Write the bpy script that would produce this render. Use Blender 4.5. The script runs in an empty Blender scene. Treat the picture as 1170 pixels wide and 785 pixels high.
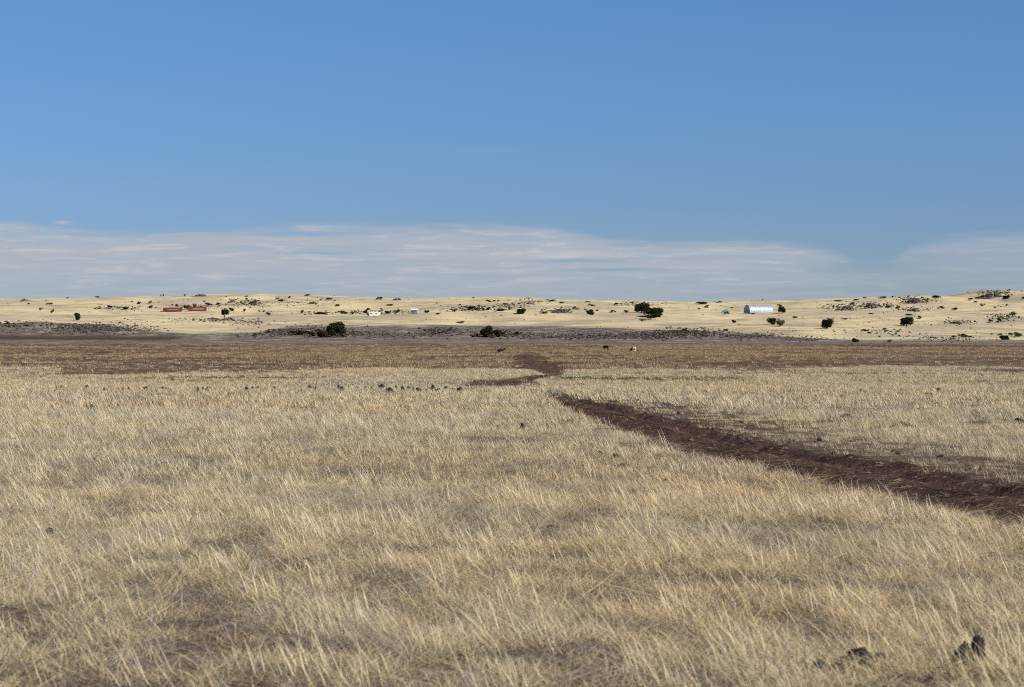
import bpy, math, random
import numpy as np
from mathutils import Vector

random.seed(7)
rng = np.random.default_rng(7)
SC = bpy.context.scene
COL = SC.collection
R = math.radians

# ------------------------------------------------------------------ camera model (70 mm lens, 36 mm sensor)
FPX, CX, HORIZON, EYE = 2275.0, 585.0, 375.0, 1.7
SUN_AZ, SUN_EL = 120.0, 40.0


def sstep(a, b, x):
    t = np.clip((np.asarray(x, float) - a) / (b - a), 0, 1)
    return t * t * (3 - 2 * t)


def _hash(ix, iy, seed):
    n = (ix.astype(np.int64) * 374761393 + iy.astype(np.int64) * 668265263 + seed * 1442695041) & 0xFFFFFFFF
    n = ((n ^ (n >> 13)) * 1274126177) & 0xFFFFFFFF
    n = (n ^ (n >> 16)) & 0xFFFFFF
    return n / float(0xFFFFFF) * 2 - 1


def vnoise(x, y, seed=0):
    x = np.asarray(x, float); y = np.asarray(y, float)
    fx, fy = np.floor(x), np.floor(y)
    tx, ty = x - fx, y - fy
    tx = tx * tx * tx * (tx * (tx * 6 - 15) + 10); ty = ty * ty * ty * (ty * (ty * 6 - 15) + 10)
    a, b = _hash(fx, fy, seed), _hash(fx + 1, fy, seed)
    c, d = _hash(fx, fy + 1, seed), _hash(fx + 1, fy + 1, seed)
    return (a * (1 - tx) + b * tx) * (1 - ty) + (c * (1 - tx) + d * tx) * ty


def fbm(x, y, seed=0, octaves=3):
    s, a, tot = 0, 1.0, 0
    for k in range(octaves):
        s = s + a * vnoise(x * 2 ** k + 17.3 * k, y * 2 ** k - 9.1 * k, seed + k)
        tot += a; a *= .5
    return s / tot


# ------------------------------------------------------------------ terrain height
_prof = np.array([(-60, -1.75), (0, -1.70), (9, -1.68), (20, -1.85), (40, -2.2), (60, -2.5), (80, -2.75), (97, -2.98), (106, -3.2),
                  (120, -4.0), (150, -4.55), (170, -4.7), (200, -4.8), (235, -4.92), (300, -5.4), (400, -6.2), (500, -6.7), (600, -6.9),
                  (700, -6.9), (800, -6.5), (870, -5.6), (920, -3.9), (960, -1.9), (1000, 0.3), (1100, 5.2), (1200, 9.6), (1350, 14.8),
                  (1500, 20.0), (1620, 24.3), (1680, 25.6), (1740, 25.4), (1850, 22), (2400, 8), (4000, -5), (14000, -30)])
_ly = np.concatenate([np.linspace(-60, 110, 700), np.linspace(110.5, 2600, 2500), np.linspace(2610, 14000, 400)])
_lz = np.interp(_ly, _prof[:, 0], _prof[:, 1])
for _ in range(3):
    k = np.ones(21) / 21
    pad = np.pad(_lz, 10, mode='edge'); _lz = np.convolve(pad, k, 'valid')
_skypx = np.array([-400, 0, 80, 150, 230, 300, 450, 600, 700, 790, 900, 1000, 1050, 1095, 1115, 1140, 1170, 1250, 1600])
_skyrw = np.array([342, 341.5, 341, 340, 337.5, 337.5, 338.5, 340, 343, 345, 343, 340.5, 339, 338.5, 335, 331, 331.5, 334, 336])
MOUNDS = [(80, 960, 55, 30, 2.6), (-10, 960, 45, 30, 2.0), (355, 945, 34, 22, 2.0), (515, 930, 26, 18, 1.3), (570, 925, 20, 16, 1.2), (785, 930, 40, 20, 2.0),
          (285, 1420, 26, 40, 4.0), (965, 1390, 24, 22, 2.2), (1000, 1420, 20, 22, 2.2), (1050, 1560, 26, 30, 2.6), (1140, 1230, 22, 25, 1.5)]


def terrain0(x, y):
    x = np.asarray(x, float); y = np.asarray(y, float)
    z = np.interp(y, _ly, _lz)
    px = x / 1650.0 * FPX + CX
    hill = sstep(1000, 1600, y)
    z = z - (np.interp(px, _skypx, _skyrw) - 340.3) * 1650 / FPX * hill
    far = sstep(930, 1080, y)
    z = z + far * (fbm(x / 100, y / 70, 11, 3) * 3.8 + fbm(x / 34, y / 30, 21, 3) * 1.0) * (1 - .45 * sstep(1500, 1650, y))
    z = z + fbm(x / 34, y / 30, 31, 3) * (.05 + .22 * sstep(110, 300, y)) * sstep(15, 50, y)
    z = z + fbm(x / 3.1, y / 3.1, 41, 3) * .05 * (1 - sstep(300, 600, y))
    for (mp, my, rx, ry, h) in MOUNDS:
        mx = (mp - CX) / FPX * my
        z = z + h * np.exp(-((x - mx) / rx) ** 2 - ((y - my) / ry) ** 2)
    return z + EYE


def rowof(x, y, z):
    return HORIZON - FPX * (z - EYE) / y


_upx = np.arange(-60, 1240, 4.0)
_uy = np.concatenate([np.linspace(6, 110, 900), np.linspace(110.3, 900, 1000), np.linspace(901, 1760, 860)])
_UX = (_upx[:, None] - CX) / FPX * _uy[None, :]
_UR = np.minimum.accumulate(rowof(_UX, _uy[None, :], terrain0(_UX, np.broadcast_to(_uy[None, :], _UX.shape))), axis=1)


def ground_at(px, row):
    """The first visible point of the ground seen at a photo position (a skyline point when the position is above the hills)."""
    i = int(np.clip(round((px - _upx[0]) / 4), 0, len(_upx) - 1))
    rr = _UR[i]
    j = int(np.argmax(rr <= row))
    if rr[-1] > row:
        j = int(np.argmax(rr <= rr[-1] + 1e-6))
        y = _uy[j]
    elif j == 0:
        y = _uy[0]
    else:
        a, b = rr[j - 1], rr[j]
        y = _uy[j - 1] + (_uy[j] - _uy[j - 1]) * ((a - row) / max(a - b, 1e-6))
    x = (px - CX) / FPX * y
    return float(x), float(y), float(terrain0(x, y))


# ------------------------------------------------------------------ the dirt road, a polyline on the ground
_roadpx = [(1500, 636, 1.15), (1330, 608, 1.13), (1170, 577, 1.1), (1085, 561, 1.07), (1000, 545, 1.05), (900, 525, 1.02), (810, 506, 1.0), (740, 486, 1.0),
           (690, 470, 1.0), (655, 460, .85)]
RP = []
for (p, r, w) in _roadpx:
    RP.append((*ground_at(p, r)[:2], w))
RP += [(1.0, 100, .35), (-2.2, 128, .5), (-2.3, 150, 1.8), (-.7, 168, 2.3), (1.8, 186, 1.2), (4.4, 205, 1.1), (4.6, 226, 1.6), (3.9, 260, 2.6), (3.6, 310, 3.1), (3.4, 380, 3.0),
       (3.6, 450, 3.0), (4.5, 520, 2.4), (4.5, 560, 1.6)]
RP = np.array(RP)
_seg = np.concatenate([[0], np.cumsum(np.hypot(np.diff(RP[:, 0]), np.diff(RP[:, 1])))])


def _smooth_path(n):
    s = np.linspace(0, _seg[-1], n)
    p = np.stack([np.interp(s, _seg, RP[:, k]) for k in range(3)], 1)
    ds = s[1] - s[0]
    for it in range(30):
        q = p.copy(); q[1:-1] = (p[:-2] + 2 * p[1:-1] + p[2:]) / 4; p = q
    return s, p


RS, RPATH = _smooth_path(700)
_rt = np.gradient(RPATH[:, :2], axis=0); _rt /= np.linalg.norm(_rt, axis=1)[:, None]
RNORM = np.stack([_rt[:, 1], -_rt[:, 0]], 1)   # points to the right of the travel direction (away from camera -> +x)


def road_dist(x, y):
    """signed distance from the road centre over its half width is (s / w); s > 0 lies on the right when looking away from the camera"""
    x = np.asarray(x, float).ravel(); y = np.asarray(y, float).ravel()
    s = np.full(x.shape, 99.0); w = np.full(x.shape, 1.3)
    idx = np.nonzero((y > 10) & (y < 600) & (np.abs(x) < 20))[0]
    for k in range(0, len(idx), 20000):
        ii = idx[k:k + 20000]
        dx = x[ii, None] - RPATH[None, ::2, 0]; dy = y[ii, None] - RPATH[None, ::2, 1]
        d2 = dx * dx + dy * dy
        j = np.argmin(d2, 1)
        r = np.arange(len(ii))
        sg = np.sign(dx[r, j] * RNORM[::2][j, 0] + dy[r, j] * RNORM[::2][j, 1])
        s[ii] = sg * np.sqrt(d2[r, j]); w[ii] = RPATH[::2][j, 2]
    return s, w


def road_edge(x, y, w):
    return w * (1 + .30 * vnoise(x / .9, y / 1.9, 61) + .25 * vnoise(x / .3, y / .5, 62))


def terrain(x, y):
    x = np.asarray(x, float); y = np.asarray(y, float)
    z = terrain0(x, y)
    s, w = road_dist(x, y)
    s = np.abs(s).reshape(x.shape); w = w.reshape(x.shape)
    return z - .22 * (1 - sstep(.75, 1.25, s / w)) * (1 - sstep(540, 560, y))


# ------------------------------------------------------------------ ground cover fields
_bandpx = np.array([-400, 0, 60, 100, 150, 220, 300, 340, 420, 500, 600, 700, 780, 850, 900, 950, 1000, 1170, 1600])
_bandrw = np.array([369, 369, 366, 365.5, 376, 382, 379, 372, 372, 371.5, 372, 374.5, 377, 380, 384, 387.5, 391, 392.5, 393])


def fields(x, y, z):
    px = x / np.maximum(y, 1) * FPX + CX
    row = rowof(x, np.maximum(y, 1), z)
    top = np.interp(px, _bandpx, _bandrw) + fbm(x / 22, y / 15, 71, 3) * 2.2
    gold = sstep(860, 900, y) * sstep(1.2, -1.2, row - top)
    gold = np.where(y > 1060, 1.0, gold)
    rocky = sstep(785, 840, y + fbm(x / 60, y / 30, 72) * 20) * (1 - gold)
    # brown stubble plain beyond the tan field
    edge = 240 + 75 * fbm(x / 15, y / 45, 73, 4)
    plain = sstep(-12, 12, y - edge) * (1 - rocky) * (1 - gold)
    # bare soil patches
    soil = np.zeros_like(x)
    def bar(y0, hy, x0, x1, soft=6, ns=1.0):
        w = sstep(x0 - soft, x0 + soft, x) * (1 - sstep(x1 - soft, x1 + soft, x))
        return w * np.exp(-((y - y0 - ns * 4 * fbm(x / 9, y / 40, 74)) / hy) ** 2)
    soil = np.maximum(soil, .9 * bar(187, 15, 2.5, 23, 2))
    soil = np.maximum(soil, .7 * bar(214, 5, 6, 60, 4))
    soil = np.maximum(soil, .9 * bar(164, 19, -3.6, 2.4, .8))
    soil = np.maximum(soil, .85 * bar(194, 7, -36, -12, 4))
    soil = np.maximum(soil, .5 * bar(205, 5, -34, -12, 5))
    soil = np.maximum(soil, .8 * bar(300, 75, .8, 6.0, 1.2, .3) * sstep(-.5, .1, fbm(x / 2.5, y / 9, 98, 3)))
    soil = np.maximum(soil, .75 * bar(99, 2.6, -24, -1, 2, .5) * sstep(-.35, .2, fbm(x / 2.2, y / 3, 97, 2)))
    soil = np.maximum(soil, 1.0 * bar(900, 24, -290, -150, 5))
    soil = np.maximum(soil, .95 * bar(742, 24, 120, 300, 12))
    soil = np.maximum(soil, .8 * bar(560, 10, -140, 45, 30, 2))
    soil = np.maximum(soil, .45 * bar(285, 26, -120, 120, 10, 4) * sstep(-.4, .3, fbm(x / 20, y / 30, 75)))
    sd_, wd_ = road_dist(x, y)
    sd_ = sd_.reshape(x.shape); wd_ = wd_.reshape(x.shape)
    mg = sstep(3.4, 1.3, sd_ - wd_ + 1.3 * fbm(x / 1.6, y / 5, 84)) * (sd_ > 0) * (y < 78) + sstep(1.0, .2, np.abs(sd_) - wd_ * .9) * (y < 110)
    soil = np.maximum(soil, .40 * mg)
    return gold, rocky, plain, np.clip(soil, 0, 1)


# ------------------------------------------------------------------ node helpers
def new_mat(name):
    m = bpy.data.materials.new(name); m.use_nodes = True
    nt = m.node_tree; nt.nodes.clear()
    return m, nt


class NT:
    def __init__(s, nt): s.nt = nt
    def n(s, t, **kw):
        n = s.nt.nodes.new(t)
        for k, v in kw.items(): setattr(n, k, v)
        return n
    def l(s, a, b): s.nt.links.new(a, b)
    def val(s, sock, v):
        if isinstance(v, (int, float, tuple, list)): sock.default_value = v
        else: s.l(v, sock)
    def math(s, op, a, b=None, c=None, clamp=False):
        n = s.n('ShaderNodeMath', operation=op, use_clamp=clamp)
        s.val(n.inputs[0], a)
        if b is not None: s.val(n.inputs[1], b)
        if c is not None: s.val(n.inputs[2], c)
        return n.outputs[0]
    def mix(s, f, a, b, mode='MIX'):
        n = s.n('ShaderNodeMix', data_type='RGBA', blend_type=mode)
        s.val(n.inputs[0], f)
        for k, v in ((6, a), (7, b)):
            if isinstance(v, tuple): n.inputs[k].default_value = (*v[:3], 1)
            else: s.l(v, n.inputs[k])
        return n.outputs[2]
    def noise(s, vec, scale, detail=3, rough=.55, dist=0):
        n = s.n('ShaderNodeTexNoise'); n.inputs['Scale'].default_value = scale; n.inputs['Detail'].default_value = detail
        n.inputs['Roughness'].default_value = rough; n.inputs['Distortion'].default_value = dist
        if vec is not None: s.l(vec, n.inputs['Vector'])
        return n.outputs[0]
    def scale(s, vec, v):
        n = s.n('ShaderNodeVectorMath', operation='MULTIPLY'); s.l(vec, n.inputs[0]); n.inputs[1].default_value = v
        return n.outputs[0]
    def ss(s, x, a, b):
        n = s.n('ShaderNodeMapRange', interpolation_type='SMOOTHSTEP'); s.val(n.inputs[0], x)
        n.inputs[1].default_value = a; n.inputs[2].default_value = b
        return n.outputs[0]
    def attr(s, name, kind='GEOMETRY'):
        n = s.n('ShaderNodeAttribute', attribute_type=kind); n.attribute_name = name
        return n.outputs['Fac']
    def pos(s): return s.n('ShaderNodeNewGeometry').outputs['Position']
    def out(s, sh):
        o = s.n('ShaderNodeOutputMaterial'); s.l(sh, o.inputs[0])
    def bsdf(s, col, rough=.9, metal=0, spec=.2, bump=None, bdist=.02, bstr=1.0):
        b = s.n('ShaderNodeBsdfPrincipled')
        if isinstance(col, tuple): b.inputs['Base Color'].default_value = (*col[:3], 1)
        else: s.l(col, b.inputs['Base Color'])
        s.val(b.inputs['Roughness'], rough); b.inputs['Metallic'].default_value = metal; b.inputs['Specular IOR Level'].default_value = spec
        if bump is not None:
            bn = s.n('ShaderNodeBump'); bn.inputs['Distance'].default_value = bdist; bn.inputs['Strength'].default_value = bstr
            s.l(bump, bn.inputs['Height']); s.l(bn.outputs[0], b.inputs['Normal'])
        return b.outputs[0]


def mat_ground():
    m, nt = new_mat('ground_soil_and_grass'); k = NT(nt)
    P = k.pos()
    n1 = k.noise(P, 9.0, 5, .7); n2 = k.noise(P, .9, 4, .6); n3 = k.noise(P, .07, 4, .6); n4 = k.noise(P, .012, 4, .55)
    n5 = k.noise(P, .35, 5, .7)
    # near soil with litter
    near = k.mix(k.ss(n1, .35, .65), (.045, .032, .024), (.20, .15, .095))
    near = k.mix(k.math('MULTIPLY', k.ss(n2, .4, .65), .8), near, (.07, .048, .035))
    # brown stubble plain
    pl = k.mix(k.ss(n2, .40, .60), (.055, .033, .023), (.145, .095, .058))
    pl = k.mix(k.math('MULTIPLY', k.ss(n5, .48, .64), .7), pl, (.33, .245, .145))
    pl = k.mix(k.math('MULTIPLY', k.ss(n3, .45, .58), .75), pl, (.085, .050, .036))
    # grey rocky bank
    rk = k.mix(k.ss(n5, .40, .60), (.070, .057, .049), (.195, .162, .132))
    rk = k.mix(k.math('MULTIPLY', k.ss(n3, .48, .7), .7), rk, (.33, .275, .19))
    # golden hills
    n6 = k.noise(P, .05, 6, .65); n7 = k.noise(P, .22, 5, .7)
    gd = k.mix(k.ss(n6, .36, .64), (.59, .49, .28), (.47, .385, .23))
    gd = k.mix(k.math('MULTIPLY', k.ss(n7, .52, .75), .55), gd, (.34, .27, .175))
    gd = k.mix(k.math('MULTIPLY', k.ss(n4, .47, .60), .7), gd, (.36, .29, .205))
    nR = k.noise(k.scale(P, (.02, .045, .05)), 1.0, 6, .7, .8)
    gd = k.mix(k.math('MULTIPLY', k.ss(nR, .48, .64), .75), gd, (.235, .195, .15))
    so = k.mix(k.ss(n2, .35, .65), (.048, .028, .022), (.085, .052, .04))
    c = k.mix(k.attr('plain'), near, pl)
    c = k.mix(k.attr('rocky'), c, rk)
    c = k.mix(k.attr('gold'), c, gd)
    sf = k.math('MULTIPLY', k.attr('soil'), k.ss(k.math('ADD', n5, k.attr('soil')), .6, 1.1))
    c = k.mix(sf, c, so)
    bump = k.math('ADD', n1, k.math('MULTIPLY', n2, 4.0))
    k.out(k.bsdf(c, 1.0, spec=.05, bump=bump, bdist=.05))
    return m


def mat_road():
    m, nt = new_mat('red_brown_dirt'); k = NT(nt)
    P = k.pos(); rut = k.attr('rut')
    n1 = k.noise(P, 9, 6, .75); n2 = k.noise(P, .8, 5, .65); n3 = k.noise(P, 30, 3, .7); n4 = k.noise(P, 3.2, 5, .7)
    c = k.mix(k.ss(n2, .38, .62), (.048, .027, .020), (.105, .060, .044))
    c = k.mix(k.ss(n4, .50, .66), c, (.028, .017, .014))
    c = k.mix(k.math('MULTIPLY', rut, k.ss(n2, .30, .55)), c, (.175, .098, .070))
    straw = k.math('MULTIPLY', k.ss(n1, .53, .61), k.math('MULTIPLY', k.ss(n4, .42, .56), k.math('SUBTRACT', 1.0, rut)))
    c = k.mix(straw, c, (.32, .245, .15))
    bump = k.math('ADD', k.math('MULTIPLY', n1, 1.2), k.math('ADD', k.math('MULTIPLY', n3, .25), k.math('MULTIPLY', n4, 5.0)))
    k.out(k.bsdf(c, 1.0, spec=.03, bump=bump, bdist=.05))
    return m


def mat_grass(name, lo, mid, hi, grey, trans=.16):
    m, nt = new_mat(name); k = NT(nt)
    P = k.pos(); t = k.attr('tone')
    rnd = k.n('ShaderNodeObjectInfo').outputs['Random']
    tt = k.math('ADD', k.math('MULTIPLY', t, .80), k.math('MULTIPLY', rnd, .25))
    cr = k.n('ShaderNodeValToRGB'); e = cr.color_ramp.elements
    e[0].position = .05; e[0].color = (*lo, 1); e[1].position = .98; e[1].color = (*hi, 1)
    x = e.new(.5); x.color = (*mid, 1)
    k.l(tt, cr.inputs[0])
    pn = k.noise(P, .33, 4, .6); pn2 = k.noise(P, .06, 3, .55)
    c = k.mix(k.math('MULTIPLY', k.ss(pn, .50, .68), .5), cr.outputs[0], grey)
    warm = k.mix(1.0, c, (1.06, .93, .76), 'MULTIPLY')
    c = k.mix(k.math('MULTIPLY', k.ss(pn2, .45, .65), .6), c, warm)
    d = k.n('ShaderNodeBsdfDiffuse'); k.l(c, d.inputs[0])
    tr = k.n('ShaderNodeBsdfTranslucent'); k.l(c, tr.inputs[0])
    mx = k.n('ShaderNodeMixShader'); mx.inputs[0].default_value = trans
    k.l(d.outputs[0], mx.inputs[1]); k.l(tr.outputs[0], mx.inputs[2])
    k.out(mx.outputs[0])
    return m


def mat_simple(name, c1, c2, scale=3, rough=.9, metal=0, spec=.2, lo=.4, hi=.62, bd=.02, obj=True):
    m, nt = new_mat(name); k = NT(nt)
    tc = k.n('ShaderNodeTexCoord').outputs['Object'] if obj else k.pos()
    n = k.noise(tc, scale, 5, .65)
    c = k.mix(k.ss(n, lo, hi), c1, c2)
    k.out(k.bsdf(c, rough, metal, spec, bump=n, bdist=bd))
    return m


def mat_leaf(name, c1, c2, c3):
    m, nt = new_mat(name); k = NT(nt)
    t = k.attr('tone'); rnd = k.n('ShaderNodeObjectInfo').outputs['Random']
    c = k.mix(t, c1, c2)
    c = k.mix(k.math('MULTIPLY', rnd, .6), c, c3)
    d = k.n('ShaderNodeBsdfDiffuse'); k.l(c, d.inputs[0])
    k.out(d.outputs[0])
    return m


M = dict(
    ground=mat_ground(), road=mat_road(),
    grass=mat_grass('dry_field_grass', (.15, .10, .058), (.61, .482, .275), (.90, .79, .54), (.37, .325, .26)),
    stub=mat_grass('plain_stubble_grass', (.20, .14, .085), (.42, .31, .18), (.58, .455, .28), (.21, .15, .10)),
    twig=mat_grass('grey_dead_stems', (.13, .115, .10), (.30, .27, .235), (.52, .49, .44), (.24, .22, .2)),
    rock=mat_simple('dark_basalt', (.020, .018, .018), (.055, .050, .047), 5, spec=.25),
    black=mat_simple('black_lava_rock', (.007, .006, .005), (.032, .028, .025), 14, spec=.15, bd=.01),
    rockb=mat_simple('weathered_basalt', (.045, .040, .036), (.15, .132, .118), 1.3, spec=.2, bd=.1),
    clod=mat_simple('dark_dirt_clod', (.022, .015, .012), (.055, .038, .03), 6, spec=.1),
    leaf=mat_leaf('juniper_foliage', (.018, .019, .009), (.060, .058, .026), (.032, .029, .016)),
    scrub=mat_leaf('dry_shrub_foliage', (.034, .029, .019), (.10, .085, .052), (.06, .05, .038)),
    bark=mat_simple('bark', (.05, .038, .028), (.12, .095, .075), 8),
    redm=mat_simple('red_painted_steel', (.125, .034, .031), (.19, .048, .042), 2, .55, spec=.4),
    redf=mat_simple('faded_pale_band', (.42, .17, .155), (.50, .26, .24), 1.5, .7, spec=.2),
    white=mat_simple('white_paint', (.74, .74, .73), (.82, .82, .81), 1.2, .45, spec=.5, bd=.002),
    glass=mat_simple('dark_window', (.02, .022, .026), (.035, .04, .045), 2, .12, spec=.6, bd=0.0),
    tyre=mat_simple('black_rubber', (.015, .015, .015), (.03, .03, .03), 8, .9),
    steel=mat_simple('galvanised_steel', (.44, .48, .54), (.62, .66, .72), .8, .42, .55, .5, bd=.004),
    steeld=mat_simple('dull_grey_steel', (.30, .31, .325), (.38, .39, .40), .8, .6, .2, .3, bd=.004),
    wood=mat_simple('grey_board_wall', (.28, .27, .26), (.40, .39, .37), 2, .8),
    tarp=mat_simple('teal_blue_tarp', (.025, .17, .26), (.05, .25, .34), 2, .6, spec=.3, bd=.03),
    cowd=mat_simple('dark_cow_coat', (.012, .008, .007), (.026, .017, .013), 6, .8),
    horn=mat_simple('hoof_and_horn', (.05, .045, .04), (.10, .09, .075), 6, .6),
)


def mat_cow_pied():
    m, nt = new_mat('black_and_white_cow_coat'); k = NT(nt)
    o = k.n('ShaderNodeTexCoord').outputs['Object']
    sx = k.n('ShaderNodeSeparateXYZ'); k.l(o, sx.inputs[0])
    n = k.noise(o, 1.7, 3, .5)
    f = k.ss(k.math('ADD', sx.outputs[0], k.math('MULTIPLY', k.math('SUBTRACT', n, .5), .5)), -.02, .06)
    k.out(k.bsdf(k.mix(f, (.62, .57, .50), (.014, .010, .009)), .8, spec=.2))
    return m


M['cowp'] = mat_cow_pied()

# ------------------------------------------------------------------ mesh / object helpers
def mesh_np(name, v, f, mat=None, attrs=None, smooth=False):
    me = bpy.data.meshes.new(name)
    v = np.asarray(v, np.float32)
    f = np.asarray(f, np.int32)
    me.vertices.add(len(v)); me.vertices.foreach_set('co', v.ravel())
    n = f.shape[1]
    me.loops.add(f.size); me.loops.foreach_set('vertex_index', f.ravel())
    me.polygons.add(len(f)); me.polygons.foreach_set('loop_start', np.arange(0, f.size, n, dtype=np.int32))
    if smooth: me.polygons.foreach_set('use_smooth', np.ones(len(f), bool))
    me.update(calc_edges=True)
    for k, a in (attrs or {}).items():
        at = me.attributes.new(k, 'FLOAT', 'POINT'); at.data.foreach_set('value', np.asarray(a, np.float32))
    if mat: me.materials.append(mat)
    return me


class MB:
    """collects polygons of any size and builds one mesh object"""
    def __init__(s): s.v = []; s.f = []
    def add(s, vs, fs):
        o = len(s.v); s.v += [tuple(p) for p in vs]; s.f += [tuple(i + o for i in q) for q in fs]
    def box(s, c, d, taper=1.0):
        x, y, z = c; a, b, h = d[0] / 2, d[1] / 2, d[2] / 2
        t = taper
        vs = [(x - a, y - b, z - h), (x + a, y - b, z - h), (x + a, y + b, z - h), (x - a, y + b, z - h),
              (x - a * t, y - b * t, z + h), (x + a * t, y - b * t, z + h), (x + a * t, y + b * t, z + h), (x - a * t, y + b * t, z + h)]
        s.add(vs, [(3, 2, 1, 0), (4, 5, 6, 7), (0, 1, 5, 4), (1, 2, 6, 5), (2, 3, 7, 6), (3, 0, 4, 7)])
    def prism(s, prof, x0, x1):
        """profile in (y, z) swept along x"""
        n = len(prof)
        vs = [(x0, p[0], p[1]) for p in prof] + [(x1, p[0], p[1]) for p in prof]
        s.add(vs, [tuple(range(n))[::-1], tuple(range(n, 2 * n))] + [(i, (i + 1) % n, n + (i + 1) % n, n + i) for i in range(n)])
    def tube(s, pts, rad, n=8):
        pts = [Vector(p) for p in pts]; rings = []
        for i, p in enumerate(pts):
            d = (pts[min(i + 1, len(pts) - 1)] - pts[max(i - 1, 0)]).normalized()
            a = d.orthogonal().normalized(); b = d.cross(a)
            r = rad[i] if isinstance(rad, (list, tuple)) else rad
            rings.append([p + a * r * math.cos(q * 2 * math.pi / n) + b * r * math.sin(q * 2 * math.pi / n) for q in range(n)])
        vs = [q for rg in rings for q in rg]; fs = []
        for i in range(len(rings) - 1):
            for j in range(n):
                fs.append((i * n + j, i * n + (j + 1) % n, (i + 1) * n + (j + 1) % n, (i + 1) * n + j))
        fs.append(tuple(range(n))[::-1]); fs.append(tuple(range((len(rings) - 1) * n, len(rings) * n)))
        s.add(vs, fs)
    def build(s, name, mat, parent=None, bevel=0, smooth=False):
        me = bpy.data.meshes.new(name); me.from_pydata(s.v, [], s.f); me.update(); me.materials.append(mat)
        if smooth:
            for p in me.polygons: p.use_smooth = True
        o = bpy.data.objects.new(name, me); COL.objects.link(o)
        if parent: o.parent = parent
        if bevel:
            b = o.modifiers.new('bevel', 'BEVEL'); b.width = bevel; b.segments = 2; b.limit_method = 'ANGLE'
        return o


def tag(o, label=None, cat=None, group=None, kind=None):
    if label: o['label'] = label
    if cat: o['category'] = cat
    if group: o['group'] = group
    if kind: o['kind'] = kind
    return o


def empty(name, loc, rz=0):
    e = bpy.data.objects.new(name, None); COL.objects.link(e)
    e.location = loc; e.rotation_euler.z = rz; e.empty_display_size = .3
    return e


def link_mesh(name, me, loc=(0, 0, 0), rz=0, sc=(1, 1, 1), parent=None):
    o = bpy.data.objects.new(name, me); COL.objects.link(o)
    o.location = loc; o.rotation_euler.z = rz; o.scale = sc
    if parent: o.parent = parent
    return o


# ------------------------------------------------------------------ ground sheet
yy = np.concatenate([np.linspace(-11.5, 4, 26)[:-1], np.exp(np.linspace(math.log(4), math.log(110), 560))[:-1],
                     np.exp(np.linspace(math.log(110), math.log(870), 300))[:-1], np.linspace(870, 1760, 360)[:-1],
                     np.exp(np.linspace(math.log(1760), math.log(13500), 40))])
tt = np.concatenate([-np.exp(np.linspace(math.log(3), math.log(.34), 36))[:-1], np.linspace(-.34, .34, 601), np.exp(np.linspace(math.log(.34), math.log(3), 36))[1:]])
GY, GT = np.meshgrid(yy, tt, indexing='ij')
GX = GT * (GY + 12)
GZ = terrain(GX, GY)
ny, nx = GX.shape
ii = (np.arange(ny - 1)[:, None] * nx + np.arange(nx - 1)[None, :]).ravel()
gf = np.stack([ii, ii + 1, ii + nx + 1, ii + nx], 1)
gold, rocky, plain, soil = fields(GX, GY, GZ)
me = mesh_np('ground', np.stack([GX.ravel(), GY.ravel(), GZ.ravel()], 1), gf, M['ground'],
             dict(gold=gold.ravel(), rocky=rocky.ravel(), plain=plain.ravel(), soil=soil.ravel()), smooth=True)
tag(link_mesh('ground', me), 'open dry rangeland rising to low golden hills', 'ground', kind='structure')

# ------------------------------------------------------------------ road strip
sx = np.linspace(-1.55, 1.55, 45)
rows_v = []
RSn = np.linspace(0, _seg[-1], 1500)
rp = np.stack([np.interp(RSn, RS, RPATH[:, k]) for k in range(3)], 1)
rn = np.stack([np.interp(RSn, RS, RNORM[:, k]) for k in range(2)], 1)
X = rp[:, 0][:, None] + rn[:, 0][:, None] * sx[None, :] * rp[:, 2][:, None]
Y = rp[:, 1][:, None] + rn[:, 1][:, None] * sx[None, :] * rp[:, 2][:, None]
a = np.abs(sx)[None, :] * (1 - (.24 + .75 * sstep(100, 140, Y)) * fbm(X / 1.1, Y / 1.9, 63, 3))
prof = -.035 - .085 * np.exp(-((a - .60) / .17) ** 2) + .02 * np.exp(-(a / .25) ** 2) + .035 * np.exp(-((a - 1.0) / .16) ** 2) - .40 * sstep(1.0, 1.5, a)
Z = terrain0(X, Y) + prof + fbm(X / .6, Y / .6, 64, 3) * (.02 + .06 * (1 - np.exp(-((a - .6) / .2) ** 2))) + fbm(X / .13, Y / .13, 65, 2) * .014 + sstep(120, 150, Y) * (fbm(X / 1.6, Y / 9, 67, 3) * .22 - .03)
n0, n1_ = X.shape
ii = (np.arange(n0 - 1)[:, None] * n1_ + np.arange(n1_ - 1)[None, :]).ravel()
me = mesh_np('dirt_road', np.stack([X.ravel(), Y.ravel(), Z.ravel()], 1), np.stack([ii, ii + n1_, ii + n1_ + 1, ii + 1], 1)[:, ::-1], M['road'],
             dict(rut=np.clip(np.exp(-((a - .60) / .16) ** 2) * (1 + .5 * fbm(X / .6, Y / 3, 66, 2)), 0, 1).ravel()), smooth=True)
tag(link_mesh('dirt_road', me), 'rutted red brown dirt track winding through the dry grass', 'road', kind='structure')


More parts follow.
